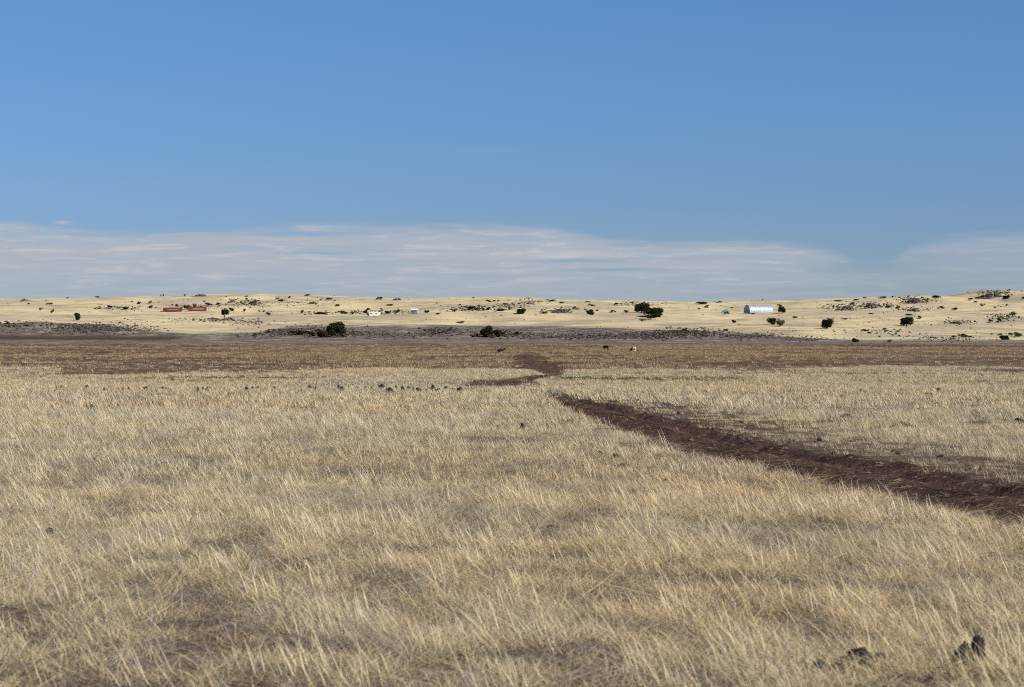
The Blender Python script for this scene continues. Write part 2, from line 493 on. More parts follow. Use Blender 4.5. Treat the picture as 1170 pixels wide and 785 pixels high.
# ------------------------------------------------------------------ grass tufts
def tuft_mesh(name, nb, rad, h0, h1, w, lean, spread, curl, mat, tone=(0, 1), kink=0, seg=4, seed=0):
    r = np.random.default_rng(seed)
    V, F, T = [], [], []
    for b in range(nb):
        a = r.uniform(0, 6.283); q = rad * math.sqrt(r.uniform())
        bx, by = q * math.cos(a), q * math.sin(a)
        h = r.uniform(h0, h1); a2 = r.uniform(0, 6.283); sp = abs(r.normal(0, spread))
        lx = -lean * r.uniform(.6, 1.4) + sp * math.cos(a2); ly = sp * math.sin(a2) + r.normal(0, .08)
        cx, cy = r.normal(-curl * .5, curl), r.normal(0, curl)
        fa = r.uniform(-.9, .9); wx, wy = math.cos(fa), math.sin(fa)
        ww = w * r.uniform(.6, 1.3); tv = r.uniform(*tone)
        kx = r.normal(0, kink)
        o = len(V)
        for s in range(seg):
            t = s / (seg - 1)
            x = bx + h * (lx * t + cx * t * t) + kx * h * math.sin(t * 5); y = by + h * (ly * t + cy * t * t)
            z = h * (t - .35 * min(1, abs(cx) + abs(cy)) * t * t) - .02
            hw = ww * (1 - .8 * t ** 1.3) / 2
            V += [(x - wx * hw, y - wy * hw, z), (x + wx * hw, y + wy * hw, z)]; T += [tv, tv]
        for s in range(seg - 1):
            F.append((o + 2 * s, o + 2 * s + 1, o + 2 * s + 3, o + 2 * s + 2))
    return mesh_np(name, V, F, mat, dict(tone=T))


def proto(col, name, me):
    o = bpy.data.objects.new(name, me); col.objects.link(o)
    return o


def scatter(name, pts, rot, scl, idx, col, label, cat, kind='stuff'):
    me = bpy.data.meshes.new(name)
    me.vertices.add(len(pts)); me.vertices.foreach_set('co', np.asarray(pts, np.float32).ravel())
    for nm, ty, arr, key in (('turn', 'FLOAT_VECTOR', rot, 'vector'), ('size', 'FLOAT_VECTOR', scl, 'vector'), ('pick', 'INT', idx, 'value')):
        at = me.attributes.new(nm, ty, 'POINT'); at.data.foreach_set(key, np.asarray(arr, np.int32 if ty == 'INT' else np.float32).ravel())
    me.update()
    o = bpy.data.objects.new(name, me); COL.objects.link(o)
    ng = bpy.data.node_groups.new('scatter_' + name, 'GeometryNodeTree')
    ng.interface.new_socket('Geometry', in_out='INPUT', socket_type='NodeSocketGeometry')
    ng.interface.new_socket('Geometry', in_out='OUTPUT', socket_type='NodeSocketGeometry')
    N = ng.nodes; L = ng.links
    gi, go = N.new('NodeGroupInput'), N.new('NodeGroupOutput')
    ip = N.new('GeometryNodeInstanceOnPoints'); ci = N.new('GeometryNodeCollectionInfo')
    ci.inputs[0].default_value = col; ci.inputs[1].default_value = True; ci.inputs[2].default_value = True
    def na(nm, ty):
        n = N.new('GeometryNodeInputNamedAttribute'); n.data_type = ty; n.inputs[0].default_value = nm
        return n.outputs[0]
    L.new(gi.outputs[0], ip.inputs['Points']); L.new(ci.outputs[0], ip.inputs['Instance'])
    ip.inputs['Pick Instance'].default_value = True
    L.new(na('pick', 'INT'), ip.inputs['Instance Index'])
    er = N.new('FunctionNodeEulerToRotation'); L.new(na('turn', 'FLOAT_VECTOR'), er.inputs[0]); L.new(er.outputs[0], ip.inputs['Rotation'])
    L.new(na('size', 'FLOAT_VECTOR'), ip.inputs['Scale'])
    L.new(ip.outputs[0], go.inputs[0])
    md = o.modifiers.new('scatter', 'NODES'); md.node_group = ng
    return tag(o, label, cat, kind=kind)


def wedge(n, y0, y1, half=.30, extra=1.5):
    y = np.sqrt(rng.uniform(y0 * y0, y1 * y1, n)); x = rng.uniform(-1, 1, n) * (half * y + extra)
    return x, y


def wedge_n(y0, y1, dens, half=.30, extra=1.5):
    return int((half * (y1 ** 2 - y0 ** 2) + 2 * extra * (y1 - y0)) * dens)


def grass_layer(name, y0, y1, dens, col, nvar, smin, smax, label, thr=-.25, hbias=None, jitter=.45, weights=None, roadkeep=.0):
    n = wedge_n(y0, y1, dens); x, y = wedge(n, y0, y1)
    patch = .24 * fbm(x / 1.3, y / 1.9, 81, 3) + 1.2 * fbm(x / .42, y / .5, 83, 2)
    big = fbm(x / 14, y / 18, 82, 2)
    keep = sstep(thr - .26, thr + .26, patch + .22 * big) + .06
    s, w = road_dist(x, y)
    e = road_edge(x, y, w)
    keep = keep * np.where(np.abs(s) < e, roadkeep * np.where(np.abs(s) < .3 * w, 2.5, .6), 1)
    marg = sstep(3.6, 1.2, s - e + 1.0 * fbm(x / 2, y / 5, 84)) * (s > 0) * (y < 75)
    keep = keep * (1 - .5 * marg)
    keep = keep * (1 - .6 * np.exp(-((y - 99) / 6) ** 2) * sstep(2, -3, x))
    for (a_, b_) in ((2.30, 9.8), (1.77, 9.9), (1.57, 9.6)):
        keep = keep * (1 - .8 * np.exp(-((x - a_) / .16) ** 2 - ((y - b_) / .22) ** 2))
    _, _, pl_, so = fields(x, y, terrain0(x, y))
    keep = keep * (1 - .96 * so) * (1 - .97 * pl_)
    ok = rng.uniform(0, 1, n) < keep
    x, y, patch, big, marg = x[ok], y[ok], patch[ok], big[ok], marg[ok]
    z = terrain(x, y)
    m = len(x)
    sc = rng.uniform(smin, smax, m) * (1 + .3 * np.clip(patch, -1, 1) + .25 * big) * (1 - .45 * marg)
    hz = rng.uniform(.8, 1.2, m)
    if hbias: hz = hz * hbias
    rot = np.stack([rng.normal(0, .08, m), rng.normal(0, .10, m), rng.normal(0, jitter, m)], 1)
    idx = rng.choice(nvar, m, p=weights) if weights is not None else rng.integers(0, nvar, m)
    return scatter(name, np.stack([x, y, z], 1), rot, np.stack([sc, sc, sc * hz], 1), idx, col, label, 'grass')


def tuft_collection(name, specs):
    c = bpy.data.collections.new(name)
    for i, kw in enumerate(specs):
        proto(c, f'{name}_{i:02d}', tuft_mesh(f'{name}_{i:02d}', seed=100 + i, **kw))
    return c, len(specs)


G, TW = M['grass'], M['twig']
fine = [dict(nb=40, rad=.09, h0=.04, h1=.125, w=.0028, lean=.24, spread=.75, curl=.50, mat=G, tone=(0, 1)) for _ in range(4)]
mat_ = [dict(nb=46, rad=.14, h0=.04, h1=.13, w=.003, lean=.2, spread=1.7, curl=.9, mat=G, tone=(0, .85), kink=.07) for _ in range(4)]
tall = [dict(nb=7, rad=.10, h0=.09, h1=.21, w=.0038, lean=.42, spread=.34, curl=.10, mat=G, tone=(.45, 1), seg=5) for _ in range(4)]
grey = [dict(nb=10, rad=.14, h0=.06, h1=.30, w=.0045, lean=.0, spread=1.1, curl=.5, mat=TW, kink=.05) for _ in range(2)]
c, n = tuft_collection('near_tuft', fine + mat_ + tall + grey)
wt = np.array([.115] * 4 + [.085] * 4 + [.055] * 4 + [.025] * 2); wt /= wt.sum()
grass_layer('dry_grass', 5.5, 24, 175, c, n, .7, 1.25, 'dry tan and bleached grass leaning in the wind nearest the viewer', thr=.05, weights=wt)
litt = [dict(nb=44, rad=.16, h0=.03, h1=.10, w=.0034, lean=.0, spread=2.6, curl=.9, mat=(G if q_ else TW), tone=(0, .7), kink=.09) for q_ in (1, 0, 1, 0)]
c, n = tuft_collection('litter_tuft', litt)
grass_layer('grass_litter', 5.5, 44, 72, c, n, .8, 1.4, 'flattened straw and grey dead stems lying between the tufts', thr=-.7, jitter=3)

fine = [dict(nb=26, rad=.14, h0=.05, h1=.14, w=.0052, lean=.28, spread=.65, curl=.45, mat=G, seg=3, tone=(0, 1)) for _ in range(4)]
tall = [dict(nb=7, rad=.14, h0=.10, h1=.22, w=.006, lean=.38, spread=.12, curl=.10, mat=G, tone=(.5, 1), seg=3) for _ in range(4)]
grey = [dict(nb=14, rad=.15, h0=.05, h1=.17, w=.008, lean=.1, spread=.9, curl=.3, mat=TW, seg=3) for _ in range(2)]
c, n = tuft_collection('mid_tuft', fine + tall + grey)
wt = np.array([.16] * 4 + [.075] * 4 + [.04] * 2); wt /= wt.sum()
grass_layer('dry_grass', 24, 62, 56, c, n, .8, 1.35, 'tan dry grass of the middle field beside the dirt track', thr=.08, weights=wt, roadkeep=.16)

fine = [dict(nb=24, rad=.26, h0=.06, h1=.20, w=.012, lean=.28, spread=.55, curl=.3, mat=G, seg=3, tone=(.1, 1)) for _ in range(4)]
tall = [dict(nb=7, rad=.25, h0=.12, h1=.25, w=.012, lean=.36, spread=.14, curl=.08, mat=G, tone=(.5, 1), seg=3) for _ in range(2)]
grey = [dict(nb=16, rad=.25, h0=.05, h1=.18, w=.018, lean=.1, spread=.8, curl=.3, mat=TW, seg=3) for _ in range(2)]
c, n = tuft_collection('far_tuft', fine + tall + grey)
wt = np.array([.17] * 4 + [.10] * 2 + [.05] * 2); wt /= wt.sum()
grass_layer('dry_grass', 62, 118, 15, c, n, .8, 1.3, 'pale dry grass on the rise before the row of rocks', thr=.02, weights=wt, roadkeep=.12)
grass_layer('dry_grass', 140, 290, 7.5, c, n, .9, 1.4, 'strip of tan grass beyond the rise with dark bare patches', thr=.16, weights=wt, roadkeep=.22)

stub = [dict(nb=26, rad=.55, h0=.12, h1=.40, w=.05, lean=.25, spread=.4, curl=.2, mat=M['stub'], seg=3) for _ in range(5)]
c, n = tuft_collection('stubble_tuft', stub)
x, y = wedge(98000, 180, 800)
dn = .7 * fbm(x / 4, y / 14, 91, 3) + .8 * fbm(x / 60, y / 45, 92, 3)
s, w = road_dist(x, y)
_, rk_, pl2_, so_ = fields(x, y, terrain0(x, y))
ok = (rng.uniform(0, 1, len(x)) < (.05 + .8 * sstep(-.1, .55, dn)) * (.75 + .25 * sstep(330, 520, y + 60 * fbm(x / 40, y / 50, 93, 2))) * (1 - so_) * (1 - .8 * rk_) * np.where(np.abs(s) < w * 1.1, .65, 1))
ok &= (y > 300) | (rng.uniform(0, 1, len(y)) < pl2_)
x, y = x[ok], y[ok]; m = len(x)
sc = rng.uniform(.6, 1.3, m)
scatter('stubble_grass', np.stack([x, y, terrain(x, y)], 1), np.stack([np.zeros(m), np.zeros(m), rng.normal(0, .5, m)], 1),
        np.stack([sc, sc, sc], 1), rng.integers(0, n, m), c, 'thin brown stubble on the flat plain below the hills', 'grass')


# ------------------------------------------------------------------ rocks
import bmesh
def ico(sub):
    bm = bmesh.new(); bmesh.ops.create_icosphere(bm, subdivisions=sub, radius=1)
    v = np.array([p.co[:] for p in bm.verts]); f = np.array([[q.index for q in p.verts] for p in bm.faces]); bm.free()
    return v, f


ICO = {k: ico(k) for k in (2, 3, 4)}


def rock_shape(seed, sub=3, flat=.7, cuts=9, rough=.10):
    r = np.random.default_rng(seed)
    v, f = ICO[sub]; v = v.copy()
    for _ in range(cuts):
        d = r.normal(size=3); d /= np.linalg.norm(d); lim = r.uniform(.52, .85)
        q = v @ d; over = np.maximum(q - lim, 0)
        v = v - over[:, None] * d[None, :]
    nz = fbm(v[:, 0] * 2.3 + seed, v[:, 1] * 2.3 + v[:, 2] * 1.7, seed, 3)
    v = v * (1 + rough * nz)[:, None]
    v[:, 2] *= flat
    v[:, 2] -= v[:, 2].min() + .25 * (v[:, 2].max() - v[:, 2].min())
    return v, f


def rock_mesh(name, seed, mat, **kw):
    v, f = rock_shape(seed, **kw)
    return mesh_np(name, v, f, mat)


def norm_unit(v):
    """scale so x and y span 1, z height above 0 is 1"""
    v = v.copy()
    v[:, 0] /= (v[:, 0].max() - v[:, 0].min()); v[:, 1] /= (v[:, 1].max() - v[:, 1].min()); v[:, 2] /= v[:, 2].max()
    return v


ROCKS = []
for i in range(6):
    v, f = rock_shape(300 + i, sub=4, flat=.75, cuts=12, rough=.30); v = v * (1 + .10 * fbm(v[:, 0] * 6 + i, v[:, 1] * 6 + v[:, 2] * 5, 77 + i, 3))[:, None]; ROCKS.append(mesh_np('rock', norm_unit(v), f, M['rock']))

ORD = ['first', 'second', 'third', 'fourth', 'fifth', 'sixth', 'seventh', 'eighth', 'ninth', 'tenth', 'eleventh', 'twelfth', 'thirteenth', 'fourteenth',
       'fifteenth', 'sixteenth', 'seventeenth', 'eighteenth', 'nineteenth', 'twentieth', 'twenty-first', 'twenty-second', 'twenty-third', 'twenty-fourth',
       'twenty-fifth', 'twenty-sixth', 'twenty-seventh', 'twenty-eighth', 'twenty-ninth', 'thirtieth']
WORD = ['', 'one', 'two', 'three', 'four', 'five', 'six', 'seven', 'eight', 'nine', 'ten'] + [str(k) for k in range(11, 60)]


def put_rock(px, row, w, h, label, group=None, lift=0.0, name='rock', k=None):
    x, y, z = ground_at(px, row)
    z = float(terrain(x, y))
    W_, H_ = w * y / FPX, h * y / FPX
    o = link_mesh(name, ROCKS[(k if k is not None else random.randrange(6))], (x, y, z + lift), random.uniform(0, 6.28), (W_, W_ * random.uniform(.8, 1.1), H_))
    return tag(o, label, 'rock', group)


# the row of dark stones along the rise (base row is lower than what shows: the grass in front hides the foot)
line = [(59, 3, 2), (63, 4, 2.2), (69, 4.5, 3), (98, 5, 3.5), (119, 4, 3), (125, 3, 2), (140, 4, 2.5), (147, 3, 2), (166, 5, 3), (178, 3, 2), (225, 4.5, 4),
        (231, 5, 3.4), (236.5, 5, 4.6), (246, 4, 2.6), (282, 5, 2.6), (289, 5, 3), (294, 5, 2.6), (306, 4, 2.2), (314, 4, 2.6), (328, 3, 2), (345, 4, 2.6), (354, 5, 2.6),
        (361, 4, 2.4), (386, 5, 3.4), (391, 5, 4.4), (398, 4, 3), (407, 5, 3), (418, 4, 2.4), (425, 5, 3), (436, 6, 4.6), (441, 4, 3), (447, 6, 4.4), (453, 4, 3), (459, 6, 4.4),
        (466, 5, 3.4), (473, 4, 3), (480, 7, 3.6), (487, 5, 3), (494, 8, 4.6), (500, 6, 4), (510, 7, 4.8), (517, 5, 3), (525, 6, 3), (533, 5, 2.6)]
zones = [(0, 200, 'on the rise left of the stone pair'), (200, 300, 'around the paired stones on the rise'), (300, 420, 'on the rise right of the paired stones'),
         (420, 560, 'in the crowded end of the stone row')]
for (a_, b_, ztxt) in zones:
    grp = [q for q in line if a_ <= q[0] < b_]
    for i, (p, w, h) in enumerate(grp):
        put_rock(p + random.uniform(-1, 1), 448.0 + (1.0 if p > 465 else 0) + random.uniform(-2.6, 1.6), w * random.uniform(.55, 1.45), h * random.uniform(.6, 1.25) + 3.0, f'{ORD[i]} from the left of {WORD[len(grp)]} dark stones {ztxt}', 'dark stones in a row along the rise')
singles = [(103, 470, 11, 8.5, 'rounded dark rock with grass on it, alone in the field below the stone row'),
           (596.5, 492, 7, 9, 'small upright dark rock in the grass left of the dirt track'),
           (450, 489, 5, 5, 'little black stone in the open grass below the crowded stone row'),
           (434, 458, 4, 4, 'tiny dark stone just below the crowded end of the stone row'),
           (640, 446, 6, 4, 'small dark stone where the track passes over the rise'),
           (672, 446, 4, 3, 'tiny dark stone on pale grass beyond the bend of the track'),
           (965, 479, 13, 6.5, 'broad dark rock on the grassy verge beyond the track'),
           (1020, 491, 9, 6, 'dark stone half sunk in sparse grass above the track'),
           (892, 457, 10, 4.5, 'flat brown rock in the tan grass far beyond the track'),
           (1073, 448, 5, 5, 'small upright stone on the far tan grass at right'),
           (1166, 484, 13, 7, 'dark rock at the right border in pale grass'),
           (704, 524, 10, 6, 'black stone in the grass just below the track'),
           (686, 520, 8, 5, 'grey stone left of the black stone below the track'),
           (1147, 505, 6, 4, 'little dark stone in sparse grass above the right end of the track'),
           (1058, 499, 7, 4, 'brown stone in pale grass above the right end of the track'),
           (628, 604, 7, 5, 'small dark stone deep in the near grass at centre')]
for (p, r, w, h, lb) in singles: put_rock(p, r, w, h, lb, 'scattered field rocks')
def lump_mesh(seed, lumps):
    V, F, o = [], [], 0
    for i, (x, y, z, a, b, c) in enumerate(lumps):
        v, f = rock_shape(seed + i, sub=4, flat=1.0, cuts=7, rough=.22)
        nz = fbm(v[:, 0] * 7 + i, v[:, 1] * 7 + v[:, 2] * 5, seed + 9, 3)
        v = norm_unit(v) * (1 + .17 * nz)[:, None]
        V.append(v * np.array([a, b, c]) + np.array([x, y, z])); F.append(f + o); o += len(v)
    return mesh_np('rock', np.concatenate(V), np.concatenate(F), M['black'])


ROCK_SPOTS = []
for (px_, r_, lb, lumps, seed) in (
        (1110, 766, 'rough black split rock half buried in straw in the near right corner', [(-.062, 0, -.03, .075, .08, .12), (-.02, .02, -.03, .09, .09, .165), (.045, .03, -.03, .085, .09, .195), (.0, .04, -.03, .18, .10, .11)], 1201),
        (985, 760, 'low rough black rock sunk in a dark patch left of the split rock', [(0, 0, -.03, .17, .10, .115), (.10, .04, -.03, .13, .08, .09), (-.10, .03, -.03, .10, .08, .07)], 1221),
        (952, 772, 'dark clod in the near grass, farther left of the split rock', [(0, 0, -.03, .13, .09, .09), (-.06, .03, -.03, .09, .06, .10)], 1241)):
    x, y, z = ground_at(px_, r_)
    o = link_mesh('rock', lump_mesh(seed, lumps), (x, y, float(terrain(x, y))), 0)
    tag(o, lb, 'rock', 'black rocks in the near grass'); ROCK_SPOTS.append((x, y))
nt_ = bpy.data.collections['near_tuft']
pp = []
for (x, y), cnt in zip(ROCK_SPOTS, (46, 16, 14)):
    for _ in range(cnt):
        pp.append((x + rng.normal(0, .16), y - .07 + rng.normal(0, .09) - .05 * rng.uniform()))
pp = np.array(pp); m = len(pp); sc = rng.uniform(.7, 1.25, m)
scatter('dry_grass', np.column_stack([pp, terrain(pp[:, 0], pp[:, 1])]), np.stack([np.zeros(m), np.zeros(m), rng.normal(0, .5, m)], 1), np.stack([sc, sc, sc], 1),
        rng.integers(0, 12, m), nt_, 'straw grown round the black rocks in the near right corner', 'grass')

# rubble on the banks and outcrops: uncountable small stones and low scrub
rc = bpy.data.collections.new('rubble_stone')
for i in range(5):
    v, f = rock_shape(400 + i, sub=2, flat=.7)
    proto(rc, f'rubble_stone_{i}', mesh_np('rubble_stone', norm_unit(v), f, M['rockb'] if i > 1 else M['rock']))


def leaf_blob(seed, n, lobes=6, leaf=.10, flat=.85, mat=None, name='shrub', skirt=0.05):
    """leaf faces through the volume of a lumpy crown of width 1 and height 1 standing on z = 0"""
    r = np.random.default_rng(seed)
    L = []
    for i in range(lobes):
        a = r.uniform(0, 6.283); q = .34 * math.sqrt(r.uniform())
        L.append((q * math.cos(a), q * math.sin(a), r.uniform(.25, .78) if i else .5, r.uniform(.16, .30) if i else .34))
    V, F, T = [], [], []
    for i in range(n):
        cx, cy, cz, cr = L[r.integers(lobes)]
        d = r.normal(size=3); d /= np.linalg.norm(d)
        rr = cr * r.uniform(.45, 1.08)
        p = np.array([cx, cy, cz]) + d * rr * np.array([1, 1, flat])
        if p[2] < skirt: p[2] = skirt + r.uniform(0, .12)
        u = r.normal(size=3); u /= np.linalg.norm(u); w = np.cross(u, d + r.normal(0, .5, 3)); w /= np.linalg.norm(w) + 1e-6
        s = leaf * r.uniform(.5, 1.2)
        o = len(V)
        V += [p - u * s * .5 - w * s * .35, p + u * s * .5 - w * s * .2, p + u * s * .35 + w * s * .5, p - u * s * .3 + w * s * .4]
        T += [min(1, max(0, .5 + r.normal(0, .3)))] * 4
        F.append((o, o + 1, o + 2, o + 3))
    return mesh_np(name, np.array(V), F, mat, dict(tone=T))


for i in range(3):
    proto(rc, f'rubble_stone_{5 + i}', leaf_blob(500 + i, 160, 4, .22, mat=M['scrub']))

n_ = 9000
x, y = wedge(n_, 7, 112)
x[:1500] = rng.uniform(-25, 0, 1500); y[:1500] = 99 + rng.normal(0, 1.6, 1500)
cl = fbm(x / 3, y / 5, 95, 3)
s_, w_ = road_dist(x, y)
ok = rng.uniform(0, 1, n_) < np.maximum(sstep(-.2, .6, cl), sstep(3.2, 1.2, s_ - w_) * (s_ > -w_) * (np.abs(s_) < 9))
ok[:1500] = fbm(x[:1500] / 2.2, y[:1500] / 3, 97, 2) > -.15
x, y = x[ok], y[ok]; m = len(x)
sc = (.02 + .055 * rng.uniform(0, 1, m) ** 5) * (.6 + y / 75)
pc = bpy.data.collections.new('pebble')
for i in range(4):
    v, f = rock_shape(450 + i, sub=2, flat=.7); proto(pc, f'pebble_{i}', mesh_np('pebble', norm_unit(v), f, M['rock'] if i else M['clod']))
scatter('dark_gravel', np.stack([x, y, terrain(x, y)], 1), np.stack([np.zeros(m), np.zeros(m), rng.uniform(0, 6.28, m)], 1),
        np.stack([sc * rng.uniform(.8, 1.5, m), sc, sc * rng.uniform(.5, 1.1, m)], 1), rng.integers(0, 4, m), pc, 'dark basalt gravel and small clods strewn between the grass tufts', 'gravel')

RUB = [  # px, row, half width, half height, count, smallest, largest size in metres
    (105, 375, 50, 5.5, 850, .5, 1.5), (20, 371, 40, 4, 260, .5, 1.6), (160, 377, 28, 3.5, 180, .4, 1.3), (70, 379, 70, 3, 250, .3, .9),
    (250, 365.5, 45, 2.6, 230, .5, 1.7), (285, 369, 25, 3, 120, .5, 1.4), (170, 368, 40, 5, 60, .4, 1.2),
    (335, 379, 32, 3.5, 420, .5, 1.7), (385, 381, 45, 5, 560, .5, 1.7), (355, 373, 30, 3, 130, .4, 1.2), (460, 383, 60, 4, 420, .4, 1.2), (300, 383, 30, 3, 140, .4, 1.1),
    (508, 378, 24, 3, 300, .5, 1.7), (575, 382, 34, 4, 420, .5, 1.6), (650, 385, 60, 3.2, 620, .5, 1.5), (735, 384, 55, 4, 800, .5, 1.6), (790, 380, 45, 4.5, 640, .5, 1.6),
    (860, 384, 45, 3.8, 420, .4, 1.3), (650, 378, 90, 4, 260, .3, .9), (920, 387, 35, 3, 200, .4, 1.1), (1085, 387, 45, 4, 300, .35, 1.1), (1010, 379, 40, 5, 130, .4, 1.4),
    (278, 346, 22, 5, 200, .6, 2.2), (225, 351, 36, 3, 110, .6, 2), (135, 352, 28, 2.2, 90, .6, 1.8), (545, 353, 32, 3.5, 230, .6, 2), (440, 357, 32, 2.4, 190, .6, 1.8),
    (370, 358, 40, 2, 90, .5, 1.7), (585, 349, 24, 3, 90, .6, 1.8), (640, 355, 26, 3, 160, .6, 2), (610, 345, 20, 3, 90, .6, 2), (340, 347, 40, 5, 90, .5, 1.5), (725, 347, 28, 3, 110, .6, 1.8),
    (962, 351, 26, 3.5, 170, .7, 2.2), (998, 349, 22, 3.4, 150, .7, 2.2), (1046, 343, 28, 3, 180, .7, 2.4), (1044, 354, 22, 2.5, 110, .6, 1.8), (1136, 335, 22, 4, 200, .7, 2.4),
    (1148, 363, 18, 4, 110, .6, 1.8), (1095, 368, 22, 2, 80, .5, 1.5), (1000, 365, 90, 12, 110, .4, 1.1), (1120, 372, 60, 10, 80, .4, 1.1), (585, 362, 585, 14, 330, .35, 1.2),
    (585, 347, 585, 7, 260, .5, 1.6), (20, 382, 180, 2, 60, .3, .8), (900, 378, 90, 5, 60, .4, 1.0), (1160, 383, 14, 3, 50, .4, 1.3),
    (585, 392, 585, 3, 200, .25, .6)]
pts, szs = [], []
for (p, r, hw, hh, cnt, s0, s1) in RUB:
    for _ in range(int(cnt * 1.15)):
        q = p + np.clip(rng.normal(0, .5), -1.3, 1.3) * hw if hw < 300 else p + rng.uniform(-1.1, 1.1) * hw
        t = r + rng.normal(0, .5) * hh
        x, y, z = ground_at(q, t)
        if y < 600: continue
        x += rng.normal(0, 1.0); y += rng.normal(0, 4.0)
        pts.append((x, y, float(terrain0(x, y)))); szs.append(.8 * s0 + (s1 - s0) * .8 * rng.uniform() ** 4)
m = len(pts); szs = np.array(szs)
scl = np.stack([szs * rng.uniform(.8, 1.5, m), szs * rng.uniform(.8, 1.5, m), szs * rng.uniform(.35, .75, m)], 1)
scatter('rubble', pts, np.stack([np.zeros(m), np.zeros(m), rng.uniform(0, 6.28, m)], 1), scl, rng.choice(8, m, p=[.10, .12, .16, .16, .14, .11, .11, .10]), rc,
        'grey lava rubble and low dead scrub strewn over the banks and slopes', 'rubble')


# ------------------------------------------------------------------ rocky outcrops on the hills
def outcrop_mesh(seed, n=60):
    r = np.random.default_rng(seed); V, F = [], []; o = 0
    px_, w2 = r.uniform(-.18, .18), r.uniform(.2, .3)
    for i in range(n):
        x = r.uniform(-.5, .5); y = r.normal(0, .2)
        hh = math.exp(-((x - px_) / w2) ** 2) * .75 + .35 * math.exp(-((x + px_ * 2) / .16) ** 2)
        hh *= max(0, 1 - (y / .5) ** 2)
        if r.uniform() > .25 + hh: continue
        v, f = rock_shape(seed * 50 + i, sub=2, flat=.8, rough=.2)
        v = norm_unit(v)
        s = r.uniform(.05, .20) * (.6 + .7 * hh)
        v = v * np.array([s, s * r.uniform(.8, 1.3), r.uniform(.25, .5) * (.25 + hh)]) + np.array([x, y, hh * r.uniform(.05, .5) - .08])
        V.append(v); F.append(f + o); o += len(v)
    v, f = ICO[4]; nz = fbm(v[:, 0] * 4 + seed, v[:, 1] * 4, seed + 5, 4)
    V.append(v * (1 + .35 * nz)[:, None] * np.array([.46, .36, .16]) + np.array([0, 0, -.03])); F.append(f + o)
    v = np.concatenate(V)
    v[:, 2] /= v[:, 2].max()
    return mesh_np('rock_outcrop', v, np.concatenate(F), M['rockb'])


OUT = [outcrop_mesh(s) for s in (11, 12, 13, 14, 15)]
outs = [(30, 343.5, 17, 3.2, 'low dark outcrop like a cap on the far left skyline'),
        (292, 347, 17, 6, 'dark slanting outcrop up the slope right of the red containers'),
        (265, 344.5, 8, 4, 'small dark outcrop at the upper left of the slanting outcrop'),
        (966, 354.5, 26, 7, 'wide grey outcrop on the slope right of the silver hut'),
        (994, 352, 24, 7, 'pointed dark outcrop beside the wide grey outcrop'),
        (1048, 346, 30, 8, 'long black outcrop rising to the skyline right of centre'),
        (1044, 355.5, 18, 4.5, 'low grey outcrop just under the long black outcrop'),
        (1131, 340, 34, 9, 'grey rocky crest on the highest hill at far right'),
        (640, 357, 27, 5.5, 'long dark outcrop on the slope left of the round dark shrub'),
        (657, 353, 12, 4, 'small grey outcrop above the right end of the long dark outcrop'),
        (606, 347.5, 13, 4, 'dark outcrop near the skyline above the boxy round shrub'),
        (508, 380.5, 20, 5, 'black outcrop on the grey bank left of the dark twin bush'),
        (453, 343, 14, 4, 'dark hump outcrop on the skyline above the white shed'),
        (228, 338.6, 24, 3.2, 'long dark outcrop lying on the skyline above the red containers')]
for i, (p, r, w, h, lb) in enumerate(outs):
    x, y, z = ground_at(p, r)
    W_ = w * y / FPX
    o = link_mesh('rock_outcrop', OUT[i % 5], (x, y, z - .25), 0, (W_, W_ * .9, h * .85 * y / FPX + .25))
    tag(o, lb, 'outcrop', 'rock outcrops on the hills')


# ------------------------------------------------------------------ junipers and shrubs
CROWN = [leaf_blob(600 + i, 2600, 9, .10, flat=.9, mat=M['leaf'], name='crown', skirt=.03) for i in range(4)]
CROWNP = [leaf_blob(650 + i, 800, 7, .085, mat=M['scrub'], name='crown', skirt=.08) for i in range(2)]


def trunk_mesh(seed):
    r = random.Random(seed); b = MB()
    b.tube([(0, 0, -.06), (.01, 0, .12), (.02, .01, .35), (.0, .0, .6)], [.055, .045, .032, .014], 7)
    for _ in range(4):
        a = r.uniform(0, 6.28); h = r.uniform(.1, .3)
        b.tube([(.01, 0, h), (.12 * math.cos(a), .12 * math.sin(a), h + .13), (.26 * math.cos(a), .26 * math.sin(a), h + .3)], [.028, .02, .008], 6)
    me = bpy.data.meshes.new('trunk'); me.from_pydata(b.v, [], b.f); me.update(); me.materials.append(M['bark'])
    return me


